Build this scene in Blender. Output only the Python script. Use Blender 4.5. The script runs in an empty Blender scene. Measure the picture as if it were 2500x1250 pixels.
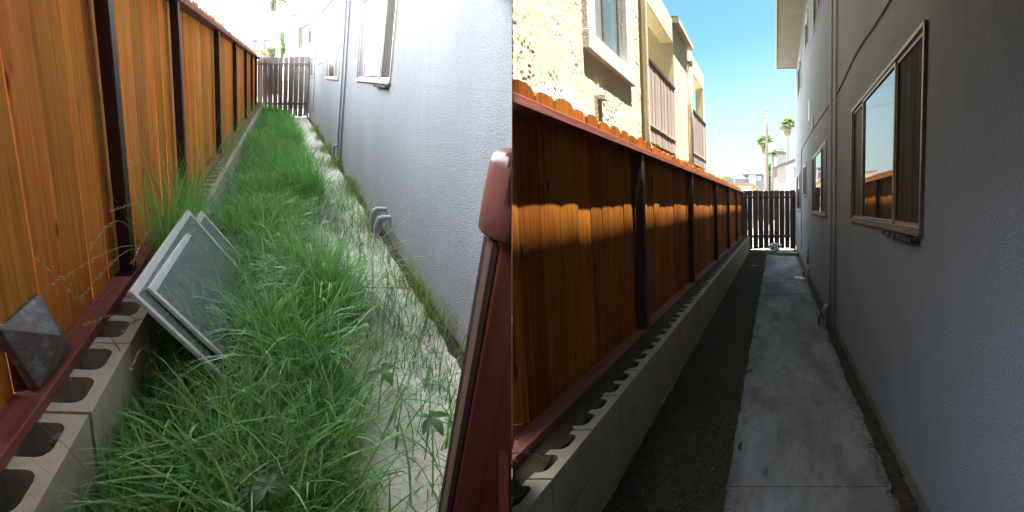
import bpy, bmesh, math, random
import numpy as np
from mathutils import Vector, Matrix
random.seed(7)
rng = np.random.default_rng(11)
scene = bpy.context.scene
C = scene.collection

# ------------------------------------------------------------------ camera, sky, sun, exposure
# Two side alleys fork at the camera: a grassy one climbing to the left, a cleared level one to the right.
# Each alley has three plan directions in metres: across, along and up. The lots are parallelograms.
EYE = np.array([0.0, 0.0, 1.74])
M_RIGHT = np.array([[0.990533, 0.531527, 0.0], [-0.017663, 0.850243, 0.0], [-0.052109, -0.003379, 1.000316]])
M_LEFT = np.array([[1.017858, -0.415951, 0.233722], [-0.042555, 0.828089, -0.211286], [-0.074391, 0.297823, 0.948772]])
OFF_LEFT = np.array([0.39, 3.0, 0.075])
CAM_RIGHT = np.array([0.998234, -0.005130, -0.059178])
CAM_UP = np.array([0.059400, 0.086219, 0.994504])
CAM_FWD = np.array([0.0, 0.996263, -0.086372])

cam_data = bpy.data.cameras.new('camera')
cam = bpy.data.objects.new('camera', cam_data)
C.objects.link(cam)
cm = Matrix.Identity(4)
for i in range(3):
    cm[i][0] = CAM_RIGHT[i]; cm[i][1] = CAM_UP[i]; cm[i][2] = -CAM_FWD[i]; cm[i][3] = EYE[i]
cam.matrix_world = cm
cam_data.sensor_fit = 'HORIZONTAL'
cam_data.sensor_width = 36.0
cam_data.lens = 36.0 * 1035.0 / 2500.0
cam_data.clip_start = 0.05
cam_data.clip_end = 2000
scene.camera = cam

SUN_TRAVEL = M_RIGHT @ np.array([-1.0, 0.16, -4.09])
SUN_TRAVEL = SUN_TRAVEL / np.linalg.norm(SUN_TRAVEL)
sun_el = math.asin(-SUN_TRAVEL[2])
sun_az = math.atan2(-SUN_TRAVEL[0], -SUN_TRAVEL[1])
EXPOSURE = 2.4
SKY_STRENGTH = 0.05
LEFT_GLOW = 53.0          # added white glow that lights the left alley, in the sky's own units

world = bpy.data.worlds.new('World')
scene.world = world
world.use_nodes = True
wn, wl = world.node_tree.nodes, world.node_tree.links
wn.clear()
w_out = wn.new('ShaderNodeOutputWorld')
w_bg = wn.new('ShaderNodeBackground')
w_sky = wn.new('ShaderNodeTexSky')
w_sky.sky_type = 'NISHITA'
w_sky.sun_disc = False
w_sky.sun_elevation = sun_el
w_sky.sun_rotation = sun_az
w_sky.air_density = 1.0
w_sky.dust_density = 1.2
w_sky.ozone_density = 2.0
w_tc = wn.new('ShaderNodeTexCoord')
w_dot = wn.new('ShaderNodeVectorMath'); w_dot.operation = 'DOT_PRODUCT'
w_dot.inputs[1].default_value = (-0.97, 0.24, 0.0)
w_noise = wn.new('ShaderNodeTexNoise'); w_noise.inputs['Scale'].default_value = 2.2; w_noise.inputs['Detail'].default_value = 6
w_add = wn.new('ShaderNodeMath'); w_add.operation = 'MULTIPLY_ADD'; w_add.inputs[1].default_value = 0.25
w_ramp = wn.new('ShaderNodeMapRange'); w_ramp.interpolation_type = 'SMOOTHSTEP'
w_ramp.inputs['From Min'].default_value = 0.34; w_ramp.inputs['From Max'].default_value = 0.54
w_mix = wn.new('ShaderNodeMix'); w_mix.data_type = 'RGBA'
w_mix.inputs['B'].default_value = (LEFT_GLOW * 0.95, LEFT_GLOW, LEFT_GLOW * 1.07, 1)
# pale haze low over the horizon, all round
w_sep = wn.new('ShaderNodeSeparateXYZ')
w_hz = wn.new('ShaderNodeMapRange'); w_hz.interpolation_type = 'SMOOTHSTEP'
w_hz.inputs['From Min'].default_value = 0.02; w_hz.inputs['From Max'].default_value = 0.34
w_hz.inputs['To Min'].default_value = 1.0; w_hz.inputs['To Max'].default_value = 0.0
w_hmix = wn.new('ShaderNodeMix'); w_hmix.data_type = 'RGBA'
w_hmix.inputs['B'].default_value = (3.95, 4.85, 5.0, 1)
wl.new(w_tc.outputs['Generated'], w_dot.inputs[0])
wl.new(w_tc.outputs['Generated'], w_noise.inputs['Vector'])
wl.new(w_tc.outputs['Generated'], w_sep.inputs[0])
wl.new(w_sep.outputs['Z'], w_hz.inputs['Value'])
wl.new(w_noise.outputs['Fac'], w_add.inputs[0])
wl.new(w_dot.outputs['Value'], w_add.inputs[2])
wl.new(w_add.outputs[0], w_ramp.inputs['Value'])
wl.new(w_hz.outputs['Result'], w_hmix.inputs['Factor'])
w_tint = wn.new('ShaderNodeMix'); w_tint.data_type = 'RGBA'; w_tint.blend_type = 'MULTIPLY'
w_tint.inputs['Factor'].default_value = 1.0
w_tint.inputs['B'].default_value = (0.64, 1.02, 0.91, 1)
wl.new(w_sky.outputs['Color'], w_tint.inputs['A'])
wl.new(w_tint.outputs['Result'], w_hmix.inputs['A'])
wl.new(w_ramp.outputs['Result'], w_mix.inputs['Factor'])
wl.new(w_hmix.outputs['Result'], w_mix.inputs['A'])
wl.new(w_mix.outputs['Result'], w_bg.inputs['Color'])
w_bg.inputs['Strength'].default_value = SKY_STRENGTH
wl.new(w_bg.outputs[0], w_out.inputs[0])

sun_data = bpy.data.lights.new('sun', 'SUN')
sun_data.energy = 5.0
sun_data.angle = math.radians(0.53)
sun_data.color = (1.0, 0.94, 0.84)
sun = bpy.data.objects.new('sun', sun_data)
C.objects.link(sun)
sun.rotation_euler = Vector(SUN_TRAVEL).to_track_quat('-Z', 'Y').to_euler()
sun.location = (0, 0, 30)

scene.view_settings.view_transform = 'Standard'
scene.view_settings.look = 'None'
scene.view_settings.exposure = EXPOSURE
scene.view_settings.gamma = 1.0
scene.view_settings.use_curve_mapping = False
scene.cycles.max_bounces = 8
scene.cycles.diffuse_bounces = 5
scene.cycles.transparent_max_bounces = 8
scene.cycles.use_denoising = True
scene.cycles.sample_clamp_indirect = 6.0

# ------------------------------------------------------------------ placing things in an alley
def W(S, p):
    p = np.asarray(p, float)
    q = p + OFF_LEFT if S == 'L' else p
    return q @ (M_LEFT if S == 'L' else M_RIGHT).T + EYE

def axes(S):
    """unit directions in the world: out of the house wall towards the alley's right, along, up (square to each other)"""
    M = M_LEFT if S == 'L' else M_RIGHT
    a = M[:, 1] / np.linalg.norm(M[:, 1]); u = M[:, 2] - a * M[:, 2].dot(a); u /= np.linalg.norm(u)
    return np.cross(a, u), a, u

# the line where the left lot ends and the right lot begins
CUT = {'L': (EYE - CAM_RIGHT * 0.0003, CAM_RIGHT), 'R': (EYE + CAM_RIGHT * 0.0003, -CAM_RIGHT)}

class MB:
    def __init__(self):
        self.v = []; self.f = []; self.uv = []; self.n = 0
    def add(self, verts, faces, uvs=None, grain=None, off=None):
        verts = np.asarray(verts, float)
        off = (random.uniform(0, 40), random.uniform(0, 40)) if off is None else off
        for k, f in enumerate(faces):
            if uvs is not None:
                self.uv.append(uvs[k])
            else:
                p = verts[list(f)]
                n = np.zeros(3)
                for i in range(len(f)):
                    n += np.cross(p[i], p[(i + 1) % len(f)])
                ax = int(np.argmax(np.abs(n)))
                rest = [i for i in range(3) if i != ax]
                g = grain if (grain in rest) else rest[1]
                o = [i for i in rest if i != g][0]
                self.uv.append([(q[o] + off[0], q[g] + off[1]) for q in p])
            self.f.append(tuple(i + self.n for i in f))
        self.v.append(verts); self.n += len(verts)
    def box(self, x0, x1, y0, y1, z0, z1, grain=None, jit=0.0):
        v = np.array([(x, y, z) for x in (x0, x1) for y in (y0, y1) for z in (z0, z1)], float)
        if jit: v = v + rng.uniform(-jit, jit, v.shape)
        d = (abs(x1 - x0), abs(y1 - y0), abs(z1 - z0))
        g = int(np.argmax(d)) if grain is None else grain
        self.add(v, [(0, 1, 3, 2), (4, 6, 7, 5), (0, 4, 5, 1), (2, 3, 7, 6), (0, 2, 6, 4), (1, 5, 7, 3)], grain=g)
        return self
    def prism(self, poly, axis, a0, a1, grain=2):
        """poly in the two other coordinates (in order), extruded along axis"""
        n = len(poly); o = [i for i in range(3) if i != axis]
        v = []
        for a in (a0, a1):
            for p in poly:
                q = [0, 0, 0]; q[axis] = a; q[o[0]] = p[0]; q[o[1]] = p[1]; v.append(q)
        f = [tuple(range(n)), tuple(range(2 * n - 1, n - 1, -1))]
        for i in range(n):
            j = (i + 1) % n; f.append((i, j, n + j, n + i))
        self.add(v, f, grain=grain)
        return self
    def tube(self, pts, r, seg=8, caps=True):
        """round tube through points (world metres)"""
        P = np.asarray(pts, float); n = len(P)
        r = np.full(n, r, float) if np.isscalar(r) else np.asarray(r, float)
        T = np.gradient(P, axis=0); T /= (np.linalg.norm(T, axis=1)[:, None] + 1e-12)
        ref = np.array([0.31, 0.87, 0.38])
        if abs(T[0].dot(ref)) > 0.9: ref = np.array([0.9, -0.2, 0.3])
        N = np.cross(T[0], ref); N /= np.linalg.norm(N)
        v = []; f = []; uv = []; L = 0
        for i in range(n):
            N = N - T[i] * N.dot(T[i]); N /= np.linalg.norm(N)
            Bn = np.cross(T[i], N)
            if i: L += np.linalg.norm(P[i] - P[i - 1])
            for k in range(seg):
                a = 2 * math.pi * k / seg
                v.append(P[i] + r[i] * (math.cos(a) * N + math.sin(a) * Bn))
        for i in range(n - 1):
            for k in range(seg):
                k2 = (k + 1) % seg
                f.append((i * seg + k, i * seg + k2, (i + 1) * seg + k2, (i + 1) * seg + k))
                uv.append([(k / seg, i * .1), ((k + 1) / seg, i * .1), ((k + 1) / seg, i * .1 + .1), (k / seg, i * .1 + .1)])
        if caps:
            f.append(tuple(range(seg - 1, -1, -1))); uv.append([(0, 0)] * seg)
            f.append(tuple((n - 1) * seg + k for k in range(seg))); uv.append([(0, 0)] * seg)
        self.add(v, f, uv)
        return self

def empty(name, loc):
    o = bpy.data.objects.new(name, None)
    o.empty_display_size = 0.2
    C.objects.link(o)
    o.location = loc
    return o

def tag(o, label=None, cat=None, group=None, kind=None):
    if label: o['label'] = label
    if cat: o['category'] = cat
    if group: o['group'] = group
    if kind: o['kind'] = kind
    return o

ORIGIN = {}
def thing(name, S, base, label, cat, group=None):
    p = W(S, base) if S else np.asarray(base, float)
    o = empty(name, p); ORIGIN[o.name] = p
    return tag(o, label, cat, group)

def root_origin(parent):
    return ORIGIN.get(parent.name, np.zeros(3)) if parent else np.zeros(3)

def build(name, mb, mat, parent=None, S=None, smooth=False, cut=False, bevel=0.0, planes=None, at=None, recalc=True):
    """one mesh object; S maps alley coordinates to the world, None means the verts are world metres already"""
    v = np.concatenate(mb.v) if mb.v else np.zeros((0, 3))
    if S: v = W(S, v)
    po = root_origin(parent)
    oo = np.asarray(at, float) if at is not None else (po if parent else (v.mean(0) if len(v) else np.zeros(3)))
    me = bpy.data.meshes.new(name)
    me.from_pydata([tuple(p) for p in (v - oo)], [], mb.f)
    uvl = me.uv_layers.new(name='UVMap')
    flat = [c for face in mb.uv for uv in face for c in uv]
    uvl.data.foreach_set('uv', flat)
    cuts = list(planes or [])
    if cut and S: cuts.append(CUT[S])
    bm = None
    if recalc or bevel or cuts:
        bm = bmesh.new(); bm.from_mesh(me)
        if bevel:
            bmesh.ops.bevel(bm, geom=list(bm.edges), offset=bevel, segments=1, affect='EDGES', profile=0.5)
        for (co, no) in cuts:
            d = (v - co) @ np.asarray(no)
            if d.max() <= 0: continue
            geom = list(bm.verts) + list(bm.edges) + list(bm.faces)
            r = bmesh.ops.bisect_plane(bm, geom=geom, dist=1e-5, plane_co=Vector(co - oo), plane_no=Vector(no), clear_outer=True)
            ed = [e for e in r['geom_cut'] if isinstance(e, bmesh.types.BMEdge)]
            if ed:
                try: bmesh.ops.holes_fill(bm, edges=[e for e in ed if e.is_boundary], sides=0)
                except Exception: pass
        if recalc: bmesh.ops.recalc_face_normals(bm, faces=list(bm.faces))
        bm.to_mesh(me); bm.free()
    if len(me.polygons) == 0:
        bpy.data.meshes.remove(me); return None
    if smooth:
        me.polygons.foreach_set('use_smooth', [True] * len(me.polygons))
    me.materials.append(mat)
    o = bpy.data.objects.new(name, me)
    C.objects.link(o)
    if parent: o.parent = parent
    o.location = oo - po
    ORIGIN[o.name] = oo
    return o

def share(src, name, world_pos, parent):
    o = bpy.data.objects.new(name, src.data)
    C.objects.link(o)
    o.parent = parent
    o.location = np.asarray(world_pos) - root_origin(parent)
    ORIGIN[o.name] = np.asarray(world_pos)
    return o

# ------------------------------------------------------------------ materials
MATS = {}
def new_mat(name):
    m = bpy.data.materials.new(name); m.use_nodes = True
    nt = m.node_tree
    bs = nt.nodes['Principled BSDF']
    MATS[name] = m
    return m, nt, bs

def nd(nt, typ, **kw):
    n = nt.nodes.new(typ)
    for k, val in kw.items():
        if k in n.inputs.keys(): n.inputs[k].default_value = val
        else: setattr(n, k, val)
    return n

def ramp(nt, stops):
    r = nt.nodes.new('ShaderNodeValToRGB')
    els = r.color_ramp.elements
    els[0].position, els[0].color = stops[0][0], (*stops[0][1], 1)
    els[1].position, els[1].color = stops[-1][0], (*stops[-1][1], 1)
    for p, c in stops[1:-1]:
        e = els.new(p); e.color = (*c, 1)
    return r

def mixc(nt, fac, a, b, blend='MIX'):
    m = nt.nodes.new('ShaderNodeMix'); m.data_type = 'RGBA'; m.blend_type = blend
    for key, val in (('Factor', fac), ('A', a), ('B', b)):
        if isinstance(val, (int, float)): m.inputs[key].default_value = val
        elif isinstance(val, tuple): m.inputs[key].default_value = (*val, 1)
        else: nt.links.new(val, m.inputs[key])
    return m.outputs['Result']

def obj_coord(nt):
    return nd(nt, 'ShaderNodeNewGeometry').outputs['Position']

def noise(nt, vec, scale, detail=4, rough=0.55, dist=0.0):
    n = nd(nt, 'ShaderNodeTexNoise', Scale=scale, Detail=detail, Roughness=rough, Distortion=dist)
    if vec is not None: nt.links.new(vec, n.inputs['Vector'])
    return n.outputs['Fac']

def bump(nt, bs, height, strength, dist, prev=None):
    b = nd(nt, 'ShaderNodeBump', Strength=strength, Distance=dist)
    nt.links.new(height, b.inputs['Height'])
    if prev is not None: nt.links.new(prev, b.inputs['Normal'])
    nt.links.new(b.outputs['Normal'], bs.inputs['Normal'])
    return b.outputs['Normal']

def remap(nt, val, a, b, c=0.0, d=1.0):
    m = nd(nt, 'ShaderNodeMapRange')
    m.inputs['From Min'].default_value = a; m.inputs['From Max'].default_value = b
    m.inputs['To Min'].default_value = c; m.inputs['To Max'].default_value = d
    nt.links.new(val, m.inputs['Value'])
    return m.outputs['Result']

def wood(name, dark, mid, light, rough=0.82, vary=0.28, knots=True, grain=1.0, spec=0.12):
    m, nt, bs = new_mat(name)
    uv = nd(nt, 'ShaderNodeUVMap').outputs['UV']
    mp = nd(nt, 'ShaderNodeMapping'); mp.inputs['Scale'].default_value = (38 * grain, 1.4 * grain, 1)
    nt.links.new(uv, mp.inputs['Vector'])
    g1 = noise(nt, mp.outputs['Vector'], 1.0, 6, 0.6, 0.6)
    mp2 = nd(nt, 'ShaderNodeMapping'); mp2.inputs['Scale'].default_value = (140 * grain, 3.0, 1)
    nt.links.new(uv, mp2.inputs['Vector'])
    g2 = noise(nt, mp2.outputs['Vector'], 1.0, 3, 0.5)
    mp3 = nd(nt, 'ShaderNodeMapping'); mp3.inputs['Scale'].default_value = (5, 0.9, 1)
    nt.links.new(uv, mp3.inputs['Vector'])
    g3 = noise(nt, mp3.outputs['Vector'], 1.0, 4, 0.55)
    r = ramp(nt, [(0.28, dark), (0.5, mid), (0.75, light)])
    nt.links.new(g1, r.inputs['Fac'])
    col = r.outputs['Color']
    col = mixc(nt, remap(nt, g2, 0.45, 0.75, 0.0, 0.35), col, tuple(c * 0.55 for c in dark))
    col = mixc(nt, remap(nt, g3, 0.35, 0.7, 0.0, 0.55), col, tuple(c * 0.62 for c in mid))
    if knots:
        mk = nd(nt, 'ShaderNodeMapping'); mk.inputs['Scale'].default_value = (5.0, 2.4, 1)
        nt.links.new(uv, mk.inputs['Vector'])
        vo = nd(nt, 'ShaderNodeTexVoronoi', Scale=1.0, Randomness=1.0)
        nt.links.new(mk.outputs['Vector'], vo.inputs['Vector'])
        col = mixc(nt, remap(nt, vo.outputs['Distance'], 0.05, 0.13, 0.85, 0.0), col, tuple(c * 0.22 for c in dark))
    oi = nd(nt, 'ShaderNodeObjectInfo')
    hs = nd(nt, 'ShaderNodeHueSaturation')
    nt.links.new(remap(nt, oi.outputs['Random'], 0, 1, 1 - vary, 1 + vary), hs.inputs['Value'])
    wnz = nd(nt, 'ShaderNodeTexWhiteNoise', noise_dimensions='1D')
    nt.links.new(oi.outputs['Random'], wnz.inputs['W'])
    nt.links.new(remap(nt, wnz.outputs['Value'], 0, 1, 0.5 - 0.02 * vary, 0.5 + 0.025 * vary), hs.inputs['Hue'])
    nt.links.new(col, hs.inputs['Color'])
    nt.links.new(hs.outputs['Color'], bs.inputs['Base Color'])
    bs.inputs['Roughness'].default_value = rough
    bs.inputs['Specular IOR Level'].default_value = spec
    nrm = bump(nt, bs, g1, 0.35, 0.004)
    bump(nt, bs, g2, 0.25, 0.002, nrm)
    return m

def plain(name, col, rough=0.6, metal=0.0, var=0.12, scale=14, bumps=0.0, spec=0.4):
    m, nt, bs = new_mat(name)
    p = obj_coord(nt)
    n = noise(nt, p, scale, 5)
    c = mixc(nt, remap(nt, n, 0.3, 0.7), tuple(x * (1 - var) for x in col), tuple(min(1, x * (1 + var)) for x in col))
    nt.links.new(c, bs.inputs['Base Color'])
    bs.inputs['Roughness'].default_value = rough
    bs.inputs['Metallic'].default_value = metal
    bs.inputs['Specular IOR Level'].default_value = spec
    if bumps: bump(nt, bs, noise(nt, p, scale * 6, 4), bumps, 0.004)
    return m

def stucco(name, col, grain=130, strength=0.55, dist=0.006, blotch=0.10, warm=None):
    m, nt, bs = new_mat(name)
    p = obj_coord(nt)
    big = noise(nt, p, 0.9, 5, 0.6)
    mid = noise(nt, p, 7.0, 5, 0.6)
    fine = noise(nt, p, grain, 4, 0.65)
    c = mixc(nt, remap(nt, big, 0.3, 0.7), tuple(x * (1 - blotch) for x in col), tuple(x * (1 + blotch) for x in col))
    c = mixc(nt, remap(nt, mid, 0.35, 0.75, 0, 0.25), c, tuple(x * 0.72 for x in (warm or col)))
    st = nd(nt, 'ShaderNodeMapping'); st.inputs['Scale'].default_value = (5.0, 5.0, 0.35)
    nt.links.new(p, st.inputs['Vector'])
    c = mixc(nt, remap(nt, noise(nt, st.outputs['Vector'], 1.0, 5, 0.6), 0.52, 0.75, 0, 0.22), c, tuple(x * 0.66 for x in (warm or col)))
    c = mixc(nt, remap(nt, fine, 0.38, 0.62, 0.45, 0.0), c, tuple(x * 0.45 for x in col))
    nt.links.new(c, bs.inputs['Base Color'])
    bs.inputs['Roughness'].default_value = 0.92
    bs.inputs['Specular IOR Level'].default_value = 0.15
    vo = nd(nt, 'ShaderNodeTexVoronoi', Scale=grain * 0.55)
    nt.links.new(p, vo.inputs['Vector'])
    nrm = bump(nt, bs, fine, strength, dist)
    nrm = bump(nt, bs, vo.outputs['Distance'], strength * 0.5, dist, nrm)
    bump(nt, bs, mid, 0.25, 0.01, nrm)
    return m

def concrete(name, col, stain, dark, bs_=0.3, grain=180):
    m, nt, bs = new_mat(name)
    p = obj_coord(nt)
    big = noise(nt, p, 1.1, 6, 0.62, 0.4)
    mid = noise(nt, p, 4.5, 6, 0.65, 0.8)
    fine = noise(nt, p, grain, 3, 0.6)
    c = mixc(nt, remap(nt, big, 0.38, 0.62), stain, col)
    c = mixc(nt, remap(nt, mid, 0.48, 0.72, 0, 0.75), c, dark)
    c = mixc(nt, remap(nt, noise(nt, p, 26, 6, 0.7), 0.56, 0.70, 0, 0.55), c, tuple(x * 0.7 for x in dark))
    c = mixc(nt, remap(nt, fine, 0.35, 0.6, 0.4, 0.0), c, tuple(x * 0.6 for x in col))
    nt.links.new(c, bs.inputs['Base Color'])
    bs.inputs['Roughness'].default_value = 0.88
    bs.inputs['Specular IOR Level'].default_value = 0.2
    nrm = bump(nt, bs, fine, bs_, 0.003)
    bump(nt, bs, mid, 0.2, 0.008, nrm)
    return m

def glass(name, col, rough=0.02, ior=1.9, var=0.0):
    m, nt, bs = new_mat(name)
    bs.inputs['Base Color'].default_value = (*col, 1)
    bs.inputs['Roughness'].default_value = rough
    bs.inputs['IOR'].default_value = ior
    bs.inputs['Specular IOR Level'].default_value = 0.9
    p = obj_coord(nt)
    bump(nt, bs, noise(nt, p, 1.6, 2), 0.02, 0.02)
    return m

M = {}
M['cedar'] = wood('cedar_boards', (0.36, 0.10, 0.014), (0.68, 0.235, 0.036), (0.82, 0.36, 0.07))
M['cedar_dark'] = wood('shaded_cedar', (0.13, 0.031, 0.004), (0.34, 0.105, 0.009), (0.50, 0.20, 0.024))  # darker copy of the cedar, the right alley's shade put into colour
M['rail'] = wood('red_rail', (0.15, 0.046, 0.036), (0.27, 0.092, 0.072), (0.37, 0.15, 0.12), knots=False, vary=0.08, rough=0.6)
M['post'] = plain('dark_post_paint', (0.034, 0.016, 0.017), 0.55, var=0.25, scale=9)
M['gate_wood'] = wood('weathered_gate_wood', (0.19, 0.15, 0.138), (0.33, 0.27, 0.245), (0.45, 0.38, 0.34), rough=0.9, vary=0.3)
M['gate_dark'] = wood('dark_gate_wood', (0.042, 0.030, 0.028), (0.082, 0.060, 0.056), (0.12, 0.09, 0.082), rough=0.9, vary=0.3)
M['stucco_left'] = stucco('pale_grey_stucco', (0.275, 0.285, 0.302), 150, 0.8, 0.008)
M['stucco_right'] = stucco('grey_stucco', (0.250, 0.282, 0.332), 150, 0.9, 0.008, warm=(0.25, 0.26, 0.28))
M['yellow'] = stucco('cream_stucco', (0.82, 0.75, 0.56), 60, 0.5, 0.01, 0.08)
M['white_patch'] = stucco('white_stucco', (0.80, 0.78, 0.72), 60, 0.5, 0.01, 0.04)
M['block_left'] = concrete('lit_concrete_block', (0.56, 0.52, 0.45), (0.49, 0.45, 0.38), (0.36, 0.32, 0.26), 0.5, 260)  # lighter copy of the block, the left alley's brightness put into colour
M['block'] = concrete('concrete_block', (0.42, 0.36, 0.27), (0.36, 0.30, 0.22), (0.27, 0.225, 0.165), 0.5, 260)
M['path_left'] = concrete('pale_path_concrete', (0.74, 0.70, 0.61), (0.64, 0.60, 0.51), (0.45, 0.40, 0.33))
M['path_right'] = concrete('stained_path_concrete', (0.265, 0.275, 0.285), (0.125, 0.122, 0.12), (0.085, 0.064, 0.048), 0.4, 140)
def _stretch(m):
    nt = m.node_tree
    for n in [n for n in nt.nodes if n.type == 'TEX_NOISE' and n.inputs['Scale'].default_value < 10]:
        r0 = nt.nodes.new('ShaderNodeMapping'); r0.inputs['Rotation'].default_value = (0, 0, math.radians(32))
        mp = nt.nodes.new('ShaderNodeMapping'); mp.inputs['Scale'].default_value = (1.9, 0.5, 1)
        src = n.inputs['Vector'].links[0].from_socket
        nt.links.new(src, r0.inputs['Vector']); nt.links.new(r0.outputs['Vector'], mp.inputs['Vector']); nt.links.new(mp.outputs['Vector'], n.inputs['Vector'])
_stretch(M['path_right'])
M['foundation'] = concrete('foundation_concrete', (0.24, 0.22, 0.19), (0.15, 0.14, 0.12), (0.07, 0.065, 0.05))
M['foundation_pale'] = concrete('pale_foundation', (0.36, 0.34, 0.31), (0.26, 0.245, 0.22), (0.15, 0.14, 0.12))
M['soil'] = concrete('dark_soil', (0.060, 0.047, 0.030), (0.045, 0.036, 0.024), (0.028, 0.022, 0.015), 0.8, 60)
M['lot_ground'] = concrete('bare_lot_ground', (0.42, 0.39, 0.34), (0.36, 0.33, 0.28), (0.28, 0.26, 0.22))
M['alu'] = plain('window_aluminium', (0.46, 0.44, 0.42), 0.42, 0.75, 0.15, 20)
M['bronze_alu'] = plain('bronze_aluminium', (0.30, 0.26, 0.23), 0.45, 0.6, 0.2, 20)
M['white_alu'] = plain('white_aluminium', (0.62, 0.63, 0.64), 0.4, 0.2, 0.08, 20)
M['pane'] = glass('window_glass', (0.02, 0.022, 0.024), 0.01, 2.3)
M['screen'] = plain('dark_insect_screen', (0.035, 0.032, 0.03), 0.6, 0.0, 0.2, 60)
M['sill_dirt'] = plain('grimy_sill', (0.10, 0.085, 0.07), 0.9, 0.0, 0.6, 60, 0.6)
M['conduit'] = plain('painted_conduit', (0.36, 0.36, 0.385), 0.6, 0.0, 0.12, 25)
M['conduit_dark'] = plain('painted_conduit_grey', (0.27, 0.265, 0.27), 0.6, 0.0, 0.15, 25)
M['cable'] = plain('black_cable', (0.06, 0.055, 0.05), 0.7)
M['brass'] = plain('corroded_valve', (0.12, 0.10, 0.075), 0.6, 0.4, 0.3, 60)
M['soffit'] = plain('soffit_paint', (0.19, 0.18, 0.155), 0.85, 0, 0.1, 3)
M['fascia'] = plain('fascia_paint', (0.55, 0.50, 0.42), 0.7, 0, 0.1, 3)
M['roof'] = plain('roof_felt', (0.12, 0.10, 0.09), 0.9, 0, 0.3, 6)
M['rail_wood'] = wood('balcony_slats', (0.40, 0.31, 0.27), (0.53, 0.42, 0.37), (0.60, 0.50, 0.45), knots=False, rough=0.8, vary=0.18)
M['rail_cap'] = plain('balcony_cap', (0.07, 0.045, 0.035), 0.6)
M['curtain'] = wood('drawn_curtain', (0.018, 0.015, 0.011), (0.052, 0.043, 0.032), (0.11, 0.092, 0.068), knots=False, vary=0.0, grain=0.55, rough=0.9)
M['blue_pane'] = glass('blue_window_glass', (0.16, 0.26, 0.34), 0.02, 1.6)

# ------------------------------------------------------------------ the setting: ground and paths
gm = MB(); gm.add([(-900, -900, -0.2), (900, -900, -0.2), (900, 900, -0.2), (-900, 900, -0.2)], [(0, 1, 2, 3)])
ground = build('ground', gm, M['lot_ground'], recalc=False); tag(ground, kind='structure')
def sheet(name, S, x0, x1, y0, y1, z, mat, nx=1, ny=1, amp=0.0, cut=True):
    mb = MB(); xs = np.linspace(x0, x1, nx + 1); ys = np.linspace(y0, y1, ny + 1)
    v = np.array([(x, y, z) for y in ys for x in xs])
    if amp: v[:, 2] += rng.normal(0, amp, len(v))
    f = [(j * (nx + 1) + i, j * (nx + 1) + i + 1, (j + 1) * (nx + 1) + i + 1, (j + 1) * (nx + 1) + i) for j in range(ny) for i in range(nx)]
    mb.add(v, f)
    o = build(name, mb, mat, S=S, cut=cut, recalc=False, smooth=amp > 0)
    return tag(o, kind='structure')
# hillside under the left alley, a closed wedge down to the level ground
hb = MB(); hb.box(-60, 30, -4.5, 140, -9.0, -1.78)
hill = build('hillside', hb, M['lot_ground'], S='L', cut=True); tag(hill, kind='structure')
sheet('soil_bed', 'L', -1.3, 0.9, -3.4, 18.25, -1.745, M['soil'], 14, 120, 0.006)
sheet('soil_bed', 'R', -1.25, -0.25, 0.3, 19.4, -1.735, M['soil'], 16, 200, 0.010)
sheet('foundation_strip_soil', 'R', 0.695, 0.80, 0.3, 19.4, -1.728, M['soil'], 4, 200, 0.008)

def path(S, slabs, x0, x1, z0, z1, mat):
    root = tag(empty('concrete_path', W(S, (0.2, slabs[0][0], z0))), kind='structure')
    ORIGIN[root.name] = W(S, (0.2, slabs[0][0], z0))
    for (a, b) in slabs:
        n = 40; ys = np.linspace(a, b, n)
        e0 = x0 + rng.normal(0, 0.006, n); e1 = x1 + rng.normal(0, 0.008, n)
        v = [(e0[i], ys[i], z) for i in range(n) for z in (z0, z1)] + [(e1[i], ys[i], z) for i in range(n) for z in (z0, z1)]
        f = []
        for i in range(n - 1):
            q = 2 * n
            f += [(2*i+1, 2*i+3, q+2*i+3, q+2*i+1), (2*i, 2*i+1, 2*i+3, 2*i+2), (q+2*i, q+2*i+2, q+2*i+3, q+2*i+1)]
        f += [(0, 1, 2*n+1, 2*n), (2*n-2, 2*n-1, 4*n-1, 4*n-2)]
        mb = MB(); mb.add(v, f)
        build('concrete_slab', mb, mat, root, S, cut=True)
path('R', [(0.4, 2.9), (2.907, 9.465), (9.505, 19.2)], -0.31, 0.70, -1.80, -1.722, M['path_right'])
path('L', [(-2.2, 0.8), (0.82, 6.0), (6.02, 12.0), (12.02, 18.0)], -0.15, 0.72, -1.80, -1.728, M['path_left'])

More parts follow.
